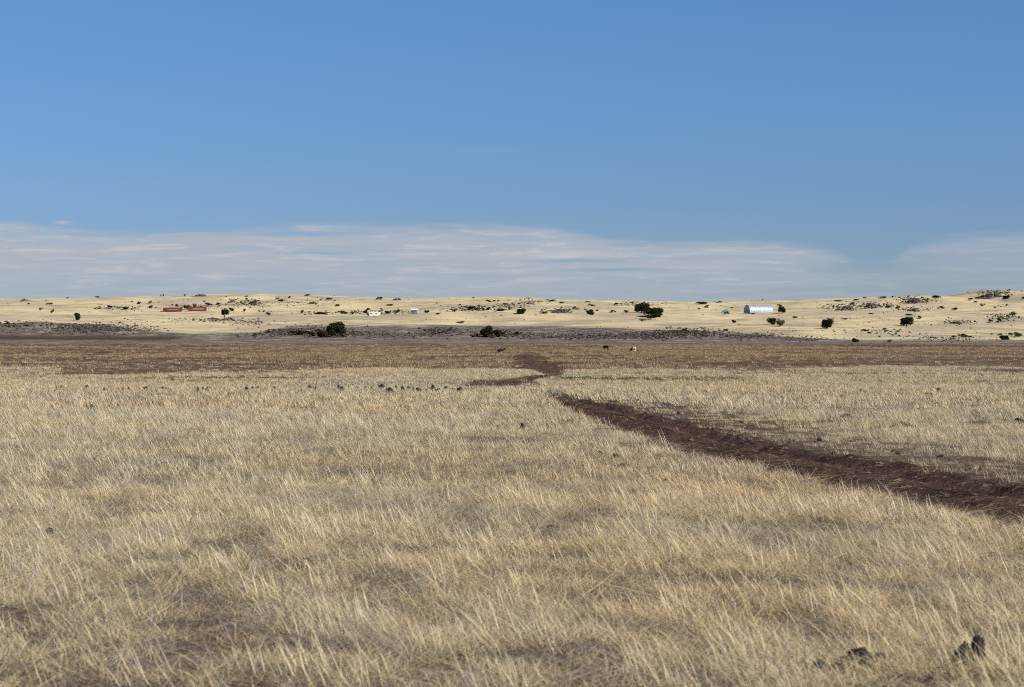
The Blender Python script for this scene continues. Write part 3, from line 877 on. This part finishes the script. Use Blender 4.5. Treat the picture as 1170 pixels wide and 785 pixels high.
TRUNK = [trunk_mesh(i) for i in range(3)]
jun = [(89, 366, 9, 9, 0, 'bushy green juniper standing at the top of the left rubble bank'),
       (383, 384.5, 21, 18, 0, 'largest olive juniper on the dark rocky bank below the white trailer'),
       (368, 385.5, 13, 10, 0, 'dark bush crowded against the left side of the largest olive juniper'),
       (557, 385, 17, 15, 0, 'black dense juniper on the grey bank near the centre'),
       (568, 385, 11, 9, 0, 'lower dark bush leaning on the right of the black dense juniper'),
       (733, 357.5, 17, 12, 0, 'dark juniper, rear one of the touching pair on the golden slope'),
       (747, 362.5, 22, 14, 0, 'broad dark juniper, front one of the touching pair on the golden slope'),
       (674, 360, 9.5, 7.5, 0, 'compact round dark juniper left of the touching pair'),
       (595, 358.5, 11, 6.5, 0, 'boxy dark juniper at the right end of the scrub line'),
       (893.5, 358, 8, 9, 0, 'dark top-heavy juniper beside the right end of the silver hut'),
       (882, 371, 9.5, 10, 0, 'darker one of the two touching bushes below the silver hut'),
       (891, 373.5, 11, 10, 1, 'paler grey bush touching the darker one below the silver hut'),
       (945, 375.5, 14, 12, 0, 'round dark juniper casting a shadow left, alone below the wide outcrop'),
       (1036, 372.5, 14.5, 11, 0, 'ragged dark juniper on the open golden slope below the low grey outcrop'),
       (257, 365, 9, 13, 0, 'tall dark tree on a bare stem right of the red containers'),
       (1100, 385.5, 0, 0, 0, ''),
       (1149, 342, 9, 4.8, 0, 'dark bush below the rocky crest of the highest hill'),
       (1157, 361.5, 8, 6.5, 1, 'brown bush on top of the little rock ridge at far right'),
       (1148, 388.5, 10, 7, 0, 'dark bush at the foot of the slope in the far right corner of the plain'),
       (977, 391, 9, 5.5, 0, 'dark mound-shaped bush at the edge of the plain below the slope')]
for i, (p, r, w, h, pale, lb) in enumerate(jun):
    if not w: continue
    x, y, z = ground_at(p, r)
    e = empty('juniper_tree', (x, y, z - .1), random.uniform(0, 6.28))
    k = y / FPX
    e.scale = (w * k, w * k, h * k)
    lollipop = 'bare stem' in lb
    c_ = link_mesh('crown', (CROWNP if pale else CROWN)[i % (2 if pale else 4)], parent=e)
    if lollipop: c_.location.z = .38; c_.scale = (1, 1, .66)
    link_mesh('trunk', TRUNK[i % 3], parent=e)
    tag(e, lb, 'tree', 'junipers on the hills')

SHR = [leaf_blob(700 + i, 420, 5, .13, mat=M['leaf'], name='shrub') for i in range(4)] + [leaf_blob(740 + i, 320, 5, .13, mat=M['scrub'], name='shrub') for i in range(3)]
shr = [(47, 354.5, 5, 3.5), (60, 357.5, 5, 4.5), (126, 352.3, 9, 4), (143, 353.5, 10, 3), (111, 353, 8, 2), (56, 348, 8, 2.5), (77, 341, 4, 2), (111, 340, 6, 2.2),
       (159, 347.8, 5, 4.2), (172, 347, 5, 4), (172, 352, 6, 4), (202, 352, 4.5, 5.5), (213, 354, 8, 6.5), (222.5, 352, 5, 6), (182, 346, 3, 1.7), (230, 351, 4, 2),
       (184, 338.7, 2.2, 2.4), (187, 338.7, 2.2, 4), (211.5, 338.7, 3, 3), (238, 349, 9, 4), (249, 348, 8, 2.5), (265, 355.3, 9, 4.5), (279.5, 356.3, 4.3, 4),
       (296, 356.5, 2.8, 2.7), (301, 356.8, 4, 3), (305.5, 359.8, 8, 3.6), (317, 342, 6, 2.5), (322, 344, 8, 2.7), (330.5, 341, 4, 3), (350, 338, 9, 2.6),
       (375, 342, 9, 2.2), (367, 342.5, 4, 1.7), (383, 344.2, 3, 1.6), (360, 346.3, 14, 2.2), (345.5, 358, 4, 5), (368, 358.8, 18, 3.2), (391, 359, 12, 5.2), (404, 359.3, 7, 4.8),
       (417, 359, 8, 5.2), (420, 355, 7, 3.3), (436, 354, 3, 3), (443, 358.5, 9, 4.2), (455, 357.5, 5.5, 5.2), (433, 343, 8, 4.2), (386, 349.5, 8, 2.6), (445, 349, 10, 2),
       (488, 357.8, 9.5, 3.6), (501, 360, 8, 3), (525, 349.2, 4, 2.2), (518, 356, 8, 4), (541, 355.5, 12, 6.5), (551, 354.5, 5, 3.4), (559, 355.5, 6, 6), (573, 355.3, 12, 3.6),
       (583, 354, 5.5, 3.8), (558, 345, 8, 3), (564, 345, 5, 2.6), (569, 344.5, 4, 2.2), (576, 348, 7, 2.2), (593, 347.5, 5, 2.3), (541.5, 341, 4, 2), (528, 369, 11, 2.3),
       (603, 341.5, 6, 1.7), (629, 344, 12, 2.2), (642, 346.5, 8, 2.2), (620, 357.8, 12, 2.2), (672, 345.5, 8, 1.6), (675, 349.5, 11, 2.2), (682, 356, 4.3, 2.2), (701, 357.3, 6.5, 3.3),
       (714, 358.3, 7.5, 5.2), (705, 348.5, 8, 3.2), (722, 346.5, 5, 2.3), (733, 367, 9, 3.3), (743, 364.5, 10, 3), (803, 348, 17, 4.3), (820, 345.8, 11, 1.8), (808, 352, 6, 4),
       (799, 353.3, 4.5, 2.3), (836, 352, 4.5, 1.5), (831, 359, 8, 3.6), (839, 369, 7, 4.3), (860, 359, 5, 2), (890, 349.5, 8, 2.2), (906, 364, 9, 3.6), (960, 344.5, 14, 2.2),
       (979, 343, 8, 1.8), (988, 341, 5.5, 1.8), (975, 348, 8, 3.2), (1026.5, 354, 6, 5.2), (1015, 351.3, 10, 3), (966, 365, 9, 1.8), (997, 359, 9, 2), (988, 378.5, 9, 3.2),
       (993, 381.5, 6, 3), (1010, 376.3, 7, 2.2), (1017, 391.5, 6, 4), (1005, 385.5, 4, 2.3), (1020, 383.5, 4, 2.3), (1027, 384.5, 4, 2.2), (1010, 341, 14, 3), (1020.5, 340.5, 3.3, 3.3),
       (1038, 340, 4, 3), (1068, 341.5, 16, 4.5), (1041, 360, 14, 1.8), (1074, 353.5, 8, 4.2), (1091, 355, 8, 4.3), (1051, 364, 6, 4.3), (1095, 370, 22, 3), (1100, 385.5, 11, 5.3),
       (1110, 385.6, 8, 2.4), (1088, 385.5, 6, 3), (1063, 386.3, 5, 2.4), (1131, 368.3, 7.5, 4), (1143, 368.3, 5.5, 5), (1108, 343, 8, 3.3), (1115, 341.3, 6, 2.5), (1114, 345.5, 6, 2.2),
       (1123, 350.3, 6, 4), (1137, 352.3, 3.5, 2.3), (1151, 349, 3.5, 2.2), (1153.5, 331.3, 3.3, 2.4), (1155, 383, 7, 3.3), (1142, 383.4, 6, 3), (1165, 384.5, 13, 5.3), (1134, 382.3, 4, 2.2),
       (1169, 341.8, 5, 3.4), (540, 386, 8, 4.5), (546, 384.5, 5, 4), (575, 382.6, 6, 4.5), (590, 383, 7, 5), (345, 382.5, 14, 6), (333, 382, 10, 4.5), (308, 380, 10, 3.5), (357, 384, 14, 6.5), (362, 379, 9, 4), (393, 386, 9, 5), (513, 379, 9, 3.5), (784, 379, 10, 4.5),
       (291, 384.5, 7, 5), (8, 370.3, 7, 3.2), (60, 371, 5, 3), (420.3, 362, 3.2, 5), (32, 347.5, 5, 1.5), (138, 369.3, 4, 2), (495, 381.5, 8, 2.4)]  # shrub at the white trailer's left end is added for a dark shape


def hzone(p, r):
    if r > 376: band = 'at the foot of the hills'
    elif r > 361: band = 'low on the golden slope'
    elif r > 346.5: band = 'midway up the golden slope'
    else: band = 'on or near the skyline'
    for (b, t) in ((30, 'at far left'), (150, 'left of the red containers'), (240, 'around the red containers'), (330, 'right of the red containers'), (415, 'left of the white trailer'),
                   (485, 'around the white trailer'), (620, 'right of the white shed'), (720, 'left of the juniper pair'), (800, 'right of the juniper pair'), (870, 'around the silver hut'),
                   (985, 'right of the silver hut'), (1080, 'around the long black outcrop'), (1180, 'under the highest hill')):
        if p < b: return band, t


def hshape(w, h):
    a = w / h
    size = 'tiny' if w * h < 9 else ('small' if w * h < 24 else 'larger')
    return f'{size} {"flat" if a > 2.6 else ("rounded" if a > 1.25 else "upright")}'


cls = {}
for q in shr: cls.setdefault((hshape(q[2], q[3]), *hzone(q[0], q[1])), []).append(q)
for key, lst in cls.items():
    lst.sort()
    shp, band, zn = key
    for i, (p, r, w, h) in enumerate(lst):
        x, y, z = ground_at(p, r)
        k = y / FPX
        o = link_mesh('shrub', SHR[random.randrange(7)], (x, y, z - .12), random.uniform(0, 6.28), (w * k, w * k, h * k + .12))
        if len(lst) == 1: lb = f'{shp} dark shrub {band} {zn}'
        elif len(lst) == 2: lb = f'{("left", "right")[i]} one of two {shp} dark shrubs {band} {zn}'
        else: lb = f'{ORD[i]} from left of {WORD[len(lst)]} {shp} shrubs {band} {zn}'
        for a_, b_ in (('midway up the golden slope', 'mid slope'), ('low on the golden slope', 'low slope'), ('at the foot of the hills', 'at hill foot'), ('on or near the skyline', 'by the skyline')):
            lb = lb.replace(a_, b_)
        tag(o, lb, 'shrub', 'dark shrubs dotted over the hills')


# ------------------------------------------------------------------ buildings and vehicles on the slope
def at(px, row, dz=0):
    x, y, z = ground_at(px, row)
    return (x, y, z + dz)


def container(px, row, rz, label, length=11.6):
    e = empty('shipping_container', at(px, row, .02), rz)
    b = MB(); n = 46; hw, ht = 1.22, 2.5
    prof_x = []
    # corrugated long sides
    for side in (-1, 1):
        pts = []
        for i in range(n * 4 + 1):
            x = -length / 2 + .12 + (length - .24) * i / (n * 4)
            pts.append((x, side * (hw - (.0 if (i % 4) in (0, 1) else .036))))
        vs = [(x, y, .16) for x, y in pts] + [(x, y, ht - .1) for x, y in pts]
        m_ = len(pts)
        b.add(vs, [(i, i + 1, m_ + i + 1, m_ + i) for i in range(m_ - 1)])
    b.box((0, 0, .12), (length - .05, 2 * hw - .05, .14)); b.box((0, 0, ht - .06), (length - .02, 2 * hw - .02, .08))
    b.box((-length / 2 + .1, 0, ht / 2), (.08, 2 * hw - .1, ht - .2))
    b.build('body', M['redm'], e)
    fr = MB()
    for sx_ in (-1, 1):
        for sy_ in (-1, 1):
            fr.box((sx_ * (length / 2 - .08), sy_ * (hw - .07), ht / 2), (.17, .17, ht))
    fr.build('corner_posts', M['redm'], e)
    for sy_ in (-1, 1):
        d = MB(); d.box((length / 2 - .06, sy_ * .58, ht / 2), (.06, 1.08, ht - .3)); dd = d.build('door', M['redm'], e)
        hb = MB(); hb.tube([(length / 2, sy_ * .3, .25), (length / 2, sy_ * .3, ht - .25)], .02, 6); hb.build('lock_rod', M['steeld'], dd)
    st = MB(); st.box((.6, -hw - .006, 1.3), (length * .62, .008, .75)); st.build('faded_band', M['redf'], e)
    tag(e, label, 'container', 'red containers on the slope')
    return e


container(197.5, 356.2, R(-7), 'red steel container with faded band, left one of the red pair')
container(225.5, 355.4, R(3), 'red steel container with faded band, right one of the red pair', 11.0)

# white trailer
e = empty('white_trailer', at(428, 362, .02), R(4))
b = MB(); L_ = 6.6
pr = [(-L_ / 2, .55), (L_ / 2 - 1.2, .55), (L_ / 2 - .2, 1.5), (L_ / 2, 2.5), (L_ / 2 - .25, 2.75), (-L_ / 2 + .15, 2.75), (-L_ / 2, 2.6)]
b.add([(x, -1.15, z) for x, z in pr] + [(x, 1.15, z) for x, z in pr], [tuple(range(7)), tuple(range(7, 14))[::-1]] + [(i, 7 + i, 7 + (i + 1) % 7, (i + 1) % 7) for i in range(7)])
b.build('body', M['white'], e, bevel=.06)
for (x0, wd) in ((-1.9, 1.1), (.9, 1.0)):
    w_ = MB(); w_.box((x0, -1.157, 1.85), (wd, .02, .38)); w_.build('window', M['glass'], e)
d = MB(); d.box((-.5, -1.156, 1.5), (.65, .02, 1.75)); d.build('door', M['white'], e)
for sy_ in (-1, 1):
    for x0 in (-.7, .1):
        w_ = MB(); w_.tube([(x0, sy_ * 1.05, .36), (x0, sy_ * .83, .36)], .36, 18); tw = w_.build('wheel', M['tyre'], e)
        r_ = MB(); r_.tube([(x0, sy_ * 1.06, .36), (x0, sy_ * 1.0, .36)], .2, 14); r_.build('rim', M['steel'], tw)
h_ = MB(); h_.tube([(L_ / 2 - 1.4, .5, .5), (L_ / 2 + .6, 0, .5)], .05, 6); h_.tube([(L_ / 2 - 1.4, -.5, .5), (L_ / 2 + .6, 0, .5)], .05, 6); h_.build('hitch', M['steeld'], e)
tag(e, 'white travel trailer with sloping right end parked in front of dark scrub', 'trailer')

# small white-roofed shed
e = empty('white_shed', at(474, 358.3, .02), R(-18))
b = MB(); b.box((0, 0, 1.0), (4.0, 2.8, 2.0)); b.build('wall', M['wood'], e)
b = MB(); b.prism([(-1.65, 1.93), (0, 2.75), (1.65, 1.93), (1.65, 2.03), (0, 2.87), (-1.65, 2.03)], -2.2, 2.2); b.build('roof', M['white'], e)
b = MB(); b.prism([(-1.38, 2.0), (1.38, 2.0), (0, 2.7)], -1.98, 1.98); b.build('gable', M['wood'], e)
b = MB(); b.box((.4, -1.41, .95), (.9, .04, 1.85)); dd = b.build('door', M['steeld'], e)
b = MB(); b.box((.7, -1.45, .95), (.05, .05, .16)); b.build('handle', M['steel'], dd)
tag(e, 'small grey shed with a white roof right of the white trailer', 'shed')

# silver arched hut
e = empty('arched_hut', at(866.5, 357.4, .0), R(24))
HL, HW, HH = 16.0, 3.7, 4.7
b = MB(); na = 28; ncorr = 13; steps = ncorr * 6
ring = []
for j in range(na + 1):
    a = math.pi * j / na
    ring.append((-HW * math.cos(a), HH * (math.sin(a) ** .86)))
vs, fs = [], []
for i in range(steps + 1):
    x = -HL / 2 + HL * i / steps
    g = 1 + .024 * math.cos(2 * math.pi * i / 6)
    vs += [(x, p * g, q * g) for p, q in ring]
for i in range(steps):
    for j in range(na):
        o = i * (na + 1) + j; fs.append((o, o + na + 1, o + na + 2, o + 1))
b.add(vs, fs); b.build('arched_shell', M['steel'], e, smooth=False)
for sx_ in (-1, 1):
    b = MB(); poly = [(sx_ * (HL / 2 - .25), p * .985, q * .985) for p, q in ring]; b.add(poly, [tuple(range(len(poly)))]); ew = b.build('end_wall', M['steeld'], e)
    b = MB(); b.box((sx_ * (HL / 2 - .2), 0, 1.35), (.08, 2.6, 2.7)); b.build('door', M['steeld'], ew)
tag(e, 'silver corrugated metal hut with an arched roof on the golden slope', 'hut')

# teal tarp
e = empty('covered_load', at(828, 357, .0), R(10))
v = []; nu, nv = 28, 14; f = []
for i in range(nu + 1):
    for j in range(nv + 1):
        u, t = i / nu, j / nv
        hgt = 1.9 * (.25 + .75 * min(1, u * 1.5)) * (math.sin(math.pi * t) ** .45 if 0 < t < 1 else 0) * (1 if u < .93 else max(0, (1 - u) / .07) ** .5) * min(1, u * 8 + .05)
        v.append((-2.1 + 4.2 * u, -1.0 + 2.0 * t, hgt + .06 * math.sin(u * 40 + t * 9) * hgt))
for i in range(nu):
    for j in range(nv):
        o = i * (nv + 1) + j; f.append((o, o + nv + 1, o + nv + 2, o + 1))
b = MB(); b.add(v, f); b.build('tarp', M['tarp'], e, smooth=True)
b = MB(); b.tube([(.6, -1.06, .02), (.75, -.9, 1.2), (.8, 0, 1.98), (.75, .9, 1.2), (.6, 1.06, .02)], .025, 6); b.build('tie_rope', M['white'], e)
tag(e, 'small load under a teal blue tarp, left of the silver hut', 'tarp')


# ------------------------------------------------------------------ cattle
def cow_mesh(name, mat, pose):
    if pose == 'stand':
        J = {'hip': (-.62, 0, 1.18, .27), 'loin': (-.2, 0, 1.16, .33), 'rib': (.25, 0, 1.10, .36), 'chest': (.60, 0, 1.10, .29), 'neck': (.88, 0, 1.12, .19), 'poll': (1.12, 0, 1.08, .135),
             'face': (1.30, 0, .90, .11), 'muzzle': (1.42, 0, .74, .075), 'tail0': (-.86, 0, 1.22, .06), 'tail1': (-.96, 0, .85, .03), 'tail2': (-.97, 0, .52, .045)}
        legs = {'h': ((-.66, .17, .86, .17), (-.52, .18, .66, .10), (-.72, .18, .46, .062), (-.68, .18, .12, .048), (-.64, .18, .03, .058)),
                'f': ((.55, .16, .86, .14), (.53, .17, .64, .085), (.56, .17, .42, .06), (.55, .17, .12, .046), (.59, .17, .03, .056))}
    elif pose == 'graze':
        J = {'hip': (-.62, 0, 1.16, .27), 'loin': (-.2, 0, 1.14, .33), 'rib': (.25, 0, 1.06, .35), 'chest': (.58, 0, 1.00, .28), 'neck': (.82, 0, .80, .18), 'poll': (1.04, 0, .55, .13),
             'face': (1.16, 0, .34, .105), 'muzzle': (1.22, 0, .16, .075), 'tail0': (-.86, 0, 1.2, .06), 'tail1': (-.95, 0, .85, .03), 'tail2': (-.96, 0, .52, .045)}
        legs = {'h': ((-.66, .17, .86, .17), (-.52, .18, .66, .10), (-.72, .18, .46, .062), (-.68, .18, .12, .048), (-.64, .18, .03, .058)),
                'f': ((.50, .16, .80, .14), (.54, .17, .62, .085), (.60, .17, .42, .06), (.62, .17, .12, .046), (.66, .17, .03, .056))}
    else:
        J = {'hip': (-.66, .05, .42, .30), 'loin': (-.25, 0, .46, .36), 'rib': (.22, 0, .46, .38), 'chest': (.58, 0, .50, .31), 'neck': (.82, 0, .74, .19), 'poll': (.98, 0, 1.02, .14),
             'face': (1.17, 0, .95, .11), 'muzzle': (1.34, 0, .84, .075), 'tail0': (-.92, .05, .46, .06), 'tail1': (-1.12, .12, .16, .03), 'tail2': (-1.35, .2, .08, .045)}
        legs = {'h': ((-.6, .3, .26, .17), (-.2, .46, .2, .10), (-.5, .52, .10, .065), (-.16, .5, .07, .05), (-.08, .5, .06, .056)),
                'f': ((.52, .24, .26, .14), (.62, .3, .16, .09), (.86, .28, .10, .065), (.60, .34, .07, .05), (.52, .36, .06, .056))}
    V, E, RD = [], [], []
    ix = {}
    for k, (x, y, z, r) in J.items(): ix[k] = len(V); V.append((x, y, z)); RD.append(r)
    for a, b_ in (('loin', 'hip'), ('loin', 'rib'), ('rib', 'chest'), ('chest', 'neck'), ('neck', 'poll'), ('poll', 'face'), ('face', 'muzzle'), ('hip', 'tail0'), ('tail0', 'tail1'), ('tail1', 'tail2')):
        E.append((ix[a], ix[b_]))
    for k, root in (('h', 'hip'), ('f', 'chest')):
        for s in (-1, 1):
            prev = ix[root]
            for (x, y, z, r) in legs[k]:
                V.append((x, y * s, z)); RD.append(r); E.append((prev, len(V) - 1)); prev = len(V) - 1
    px_, py_, pz_, _ = J['poll']
    for s in (-1, 1):
        V.append((px_ - .02, .12 * s, pz_ + .06)); RD.append(.05); E.append((ix['poll'], len(V) - 1))
        V.append((px_ - .06, .27 * s, pz_ + .05)); RD.append(.035); E.append((len(V) - 2, len(V) - 1))
    me = bpy.data.meshes.new(name); me.from_pydata(V, E, []); me.update()
    o = bpy.data.objects.new(name, me)
    COL.objects.link(o)
    o.modifiers.new('skin', 'SKIN')
    for i, sv in enumerate(me.skin_vertices[0].data): sv.radius = (RD[i] * 1.12, RD[i] * 1.22); sv.use_root = (i == ix['loin'])
    sb = o.modifiers.new('sub', 'SUBSURF'); sb.levels = 2; sb.render_levels = 2
    dg = bpy.context.evaluated_depsgraph_get(); dg.update()
    m2 = bpy.data.meshes.new_from_object(o.evaluated_get(dg))
    m2.materials.clear(); m2.materials.append(mat)
    for p in m2.polygons: p.use_smooth = True
    bpy.data.objects.remove(o)
    return m2, J


def cow(px, row, rz, pose, mat, label, sc=1.0):
    me, J = cow_mesh('cow', mat, pose)
    o = link_mesh('cow', me, at(px, row, 0), rz, (sc, sc, sc))
    x, y, z, _ = J['poll']
    for s in (-1, 1):
        b = MB(); b.tube([(x, .08 * s, z + .09), (x + .02, .2 * s, z + .14), (x + .08, .26 * s, z + .25)], [.028, .022, .006], 7); b.build('horn', M['horn'], o, smooth=True)
    tag(o, label, 'cow', 'cattle on the plain')
    return o


cow(692.5, 400.2, R(140), 'stand', M['cowd'], 'dark cow standing on the far edge of the plain right of the track')
cow(723.5, 401.8, R(180 - 14), 'graze', M['cowp'], 'black and white cow with head down right of the dark standing cow', .92)
cow(572.5, 402.3, R(10), 'lie', M['cowd'], 'dark cow lying with its head raised left of the far end of the track', 1.05)

# ------------------------------------------------------------------ sky, sun, camera
w = bpy.data.worlds.new('World'); SC.world = w; w.use_nodes = True
nt = w.node_tree; nt.nodes.clear(); k = NT(nt)
sky = k.n('ShaderNodeTexSky', sky_type='NISHITA'); sky.sun_disc = False; sky.sun_elevation = R(SUN_EL); sky.sun_rotation = R(SUN_AZ)
sky.altitude = 1800; sky.air_density = 1.0; sky.dust_density = .25; sky.ozone_density = 3.0
D = k.n('ShaderNodeTexCoord').outputs['Generated']
sp = k.n('ShaderNodeSeparateXYZ'); k.l(D, sp.inputs[0])
az = k.math('ARCTAN2', sp.outputs[0], sp.outputs[1])
el = k.math('ARCTAN2', sp.outputs[2], k.math('SQRT', k.math('ADD', k.math('MULTIPLY', sp.outputs[0], sp.outputs[0]), k.math('MULTIPLY', sp.outputs[1], sp.outputs[1]))))
cb = k.n('ShaderNodeCombineXYZ'); k.l(az, cb.inputs[0]); k.l(el, cb.inputs[1])
AE = cb.outputs[0]
# cloud bank: top edge by azimuth
top_pts = [(0, 253), (60, 260), (160, 266), (200, 264), (300, 259), (380, 251), (500, 256), (600, 256), (660, 264), (720, 274), (850, 273), (950, 284), (1000, 300), (1040, 280), (1100, 268), (1170, 266)]
fc = k.n('ShaderNodeFloatCurve'); cu = fc.mapping.curves[0]
def azn(px): return (math.atan((px - CX) / FPX) + .5) / 1.0
def eln(row): return math.atan((HORIZON - row) / FPX) / .1
pts_ = [(0, eln(270)), (azn(-300), eln(262))] + [(azn(p), eln(r)) for p, r in top_pts] + [(azn(1500), eln(275)), (1, eln(265))]
cu.points[0].location = pts_[0]; cu.points[1].location = pts_[-1]
for p in pts_[1:-1]: cu.points.new(*p)
fc.mapping.update()
k.l(k.math('ADD', az, .5), fc.inputs['Value'])
topel = k.math('MULTIPLY', fc.outputs[0], .1)
nA = k.noise(k.scale(AE, (16, 130, 1)), 1.0, 7, .62, .5)
nB = k.noise(k.scale(AE, (6, 90, 1)), 1.0, 5, .6, .6)
nC = k.noise(k.scale(AE, (30, 330, 1)), 1.0, 7, .65, .5)
rel = k.math('SUBTRACT', k.math('ADD', topel, k.math('MULTIPLY', k.math('SUBTRACT', nA, .5), .010)), el)
edge = k.ss(rel, -.0008, .0055)
def blob(px, row, hw, hh):
    a_ = k.math('DIVIDE', k.math('SUBTRACT', az, math.atan((px - CX) / FPX)), hw / FPX)
    b_ = k.math('DIVIDE', k.math('ADD', k.math('SUBTRACT', el, math.atan((HORIZON - row) / FPX)), k.math('MULTIPLY', k.math('SUBTRACT', nA, .5), .004)), hh / FPX)
    return k.math('POWER', 2.718, k.math('MULTIPLY', k.math('ADD', k.math('MULTIPLY', a_, a_), k.math('MULTIPLY', b_, b_)), -1.0))
gap = k.math('ADD', blob(350, 267, 110, 4.0), k.math('ADD', blob(660, 298, 62, 3.2), k.math('ADD', blob(700, 309, 60, 2.2), k.math('ADD', blob(365, 290, 34, 1.6), k.math('MULTIPLY', blob(1000, 300, 70, 30), .8)))))
body = k.math('ADD', k.math('MULTIPLY', k.ss(nB, .32, .60), .36), .60)
body = k.math('ADD', body, k.math('MULTIPLY', k.math('SUBTRACT', nC, .5), .24))
body = k.math('SUBTRACT', body, k.math('MULTIPLY', gap, .75), clamp=True)
rightfade = k.math('SUBTRACT', 1.0, k.math('MULTIPLY', k.ss(az, math.atan(400 / FPX), math.atan(480 / FPX)), .5))
lowfade = k.math('ADD', k.math('MULTIPLY', k.ss(el, .010, .034), .5), .5)
cloud = k.math('MULTIPLY', k.math('MULTIPLY', edge, body), k.math('MULTIPLY', lowfade, rightfade))
puff = k.math('ADD', blob(72, 258, 9, 1.8), k.math('MULTIPLY', blob(560, 172, 30, 2), .12))
bright = k.math('ADD', k.ss(nC, .48, .68), k.math('ADD', k.math('MULTIPLY', blob(650, 291, 55, 5), .7), k.math('MULTIPLY', blob(590, 256, 90, 3), .6)), clamp=True)
cloud = k.math('ADD', cloud, k.math('ADD', k.math('MULTIPLY', puff, .75), k.math('MULTIPLY', blob(650, 291, 55, 5), .25)), clamp=True)
tint = k.n('ShaderNodeValToRGB'); e = tint.color_ramp.elements
k.l(k.math('DIVIDE', el, .2, clamp=True), tint.inputs[0])
e[0].position = 0; e[0].color = (.327, .36, .487, 1); e[1].position = 1; e[1].color = (.41, .60, .78, 1)
for p_, c_ in ((.305, (.34, .427, .584)), (.54, (.37, .503, .672)), (.79, (.388, .563, .738))):
    q_ = e.new(p_); q_.color = (*c_, 1)
base = k.mix(1.0, sky.outputs[0], tint.outputs[0], 'MULTIPLY')
cc = k.mix(bright, (3.15, 3.45, 3.9), (4.0, 4.05, 4.3))
col = k.mix(cloud, base, cc)
bg = k.n('ShaderNodeBackground'); k.l(col, bg.inputs[0]); bg.inputs[1].default_value = .092
ow = k.n('ShaderNodeOutputWorld'); k.l(bg.outputs[0], ow.inputs[0])

sun = bpy.data.lights.new('sun', 'SUN'); sun.energy = 4.0; sun.angle = R(.53); sun.color = (1.0, .93, .82)
so_ = bpy.data.objects.new('sun', sun); COL.objects.link(so_)
sd = Vector((math.sin(R(SUN_AZ)) * math.cos(R(SUN_EL)), math.cos(R(SUN_AZ)) * math.cos(R(SUN_EL)), math.sin(R(SUN_EL))))
so_.rotation_euler = sd.to_track_quat('Z', 'Y').to_euler(); so_.location = sd * 60

cam = bpy.data.cameras.new('camera'); co = bpy.data.objects.new('camera', cam); COL.objects.link(co)
cam.lens = 70; cam.sensor_width = 36; cam.clip_start = .1; cam.clip_end = 30000
co.location = (0, 0, EYE); co.rotation_euler = (R(90) - math.atan((392.5 - HORIZON) / FPX), 0, 0)
cam.dof.use_dof = True; cam.dof.focus_distance = 60; cam.dof.aperture_fstop = 5
SC.camera = co
vs = SC.view_settings; vs.view_transform = 'Standard'; vs.look = 'None'; vs.gamma = 1; vs.exposure = .55; vs.use_curve_mapping = False
SC.cycles.use_denoising = False; SC.cycles.filter_width = 1.0
SC.cycles.max_bounces = 6; SC.cycles.diffuse_bounces = 3; SC.cycles.transmission_bounces = 3
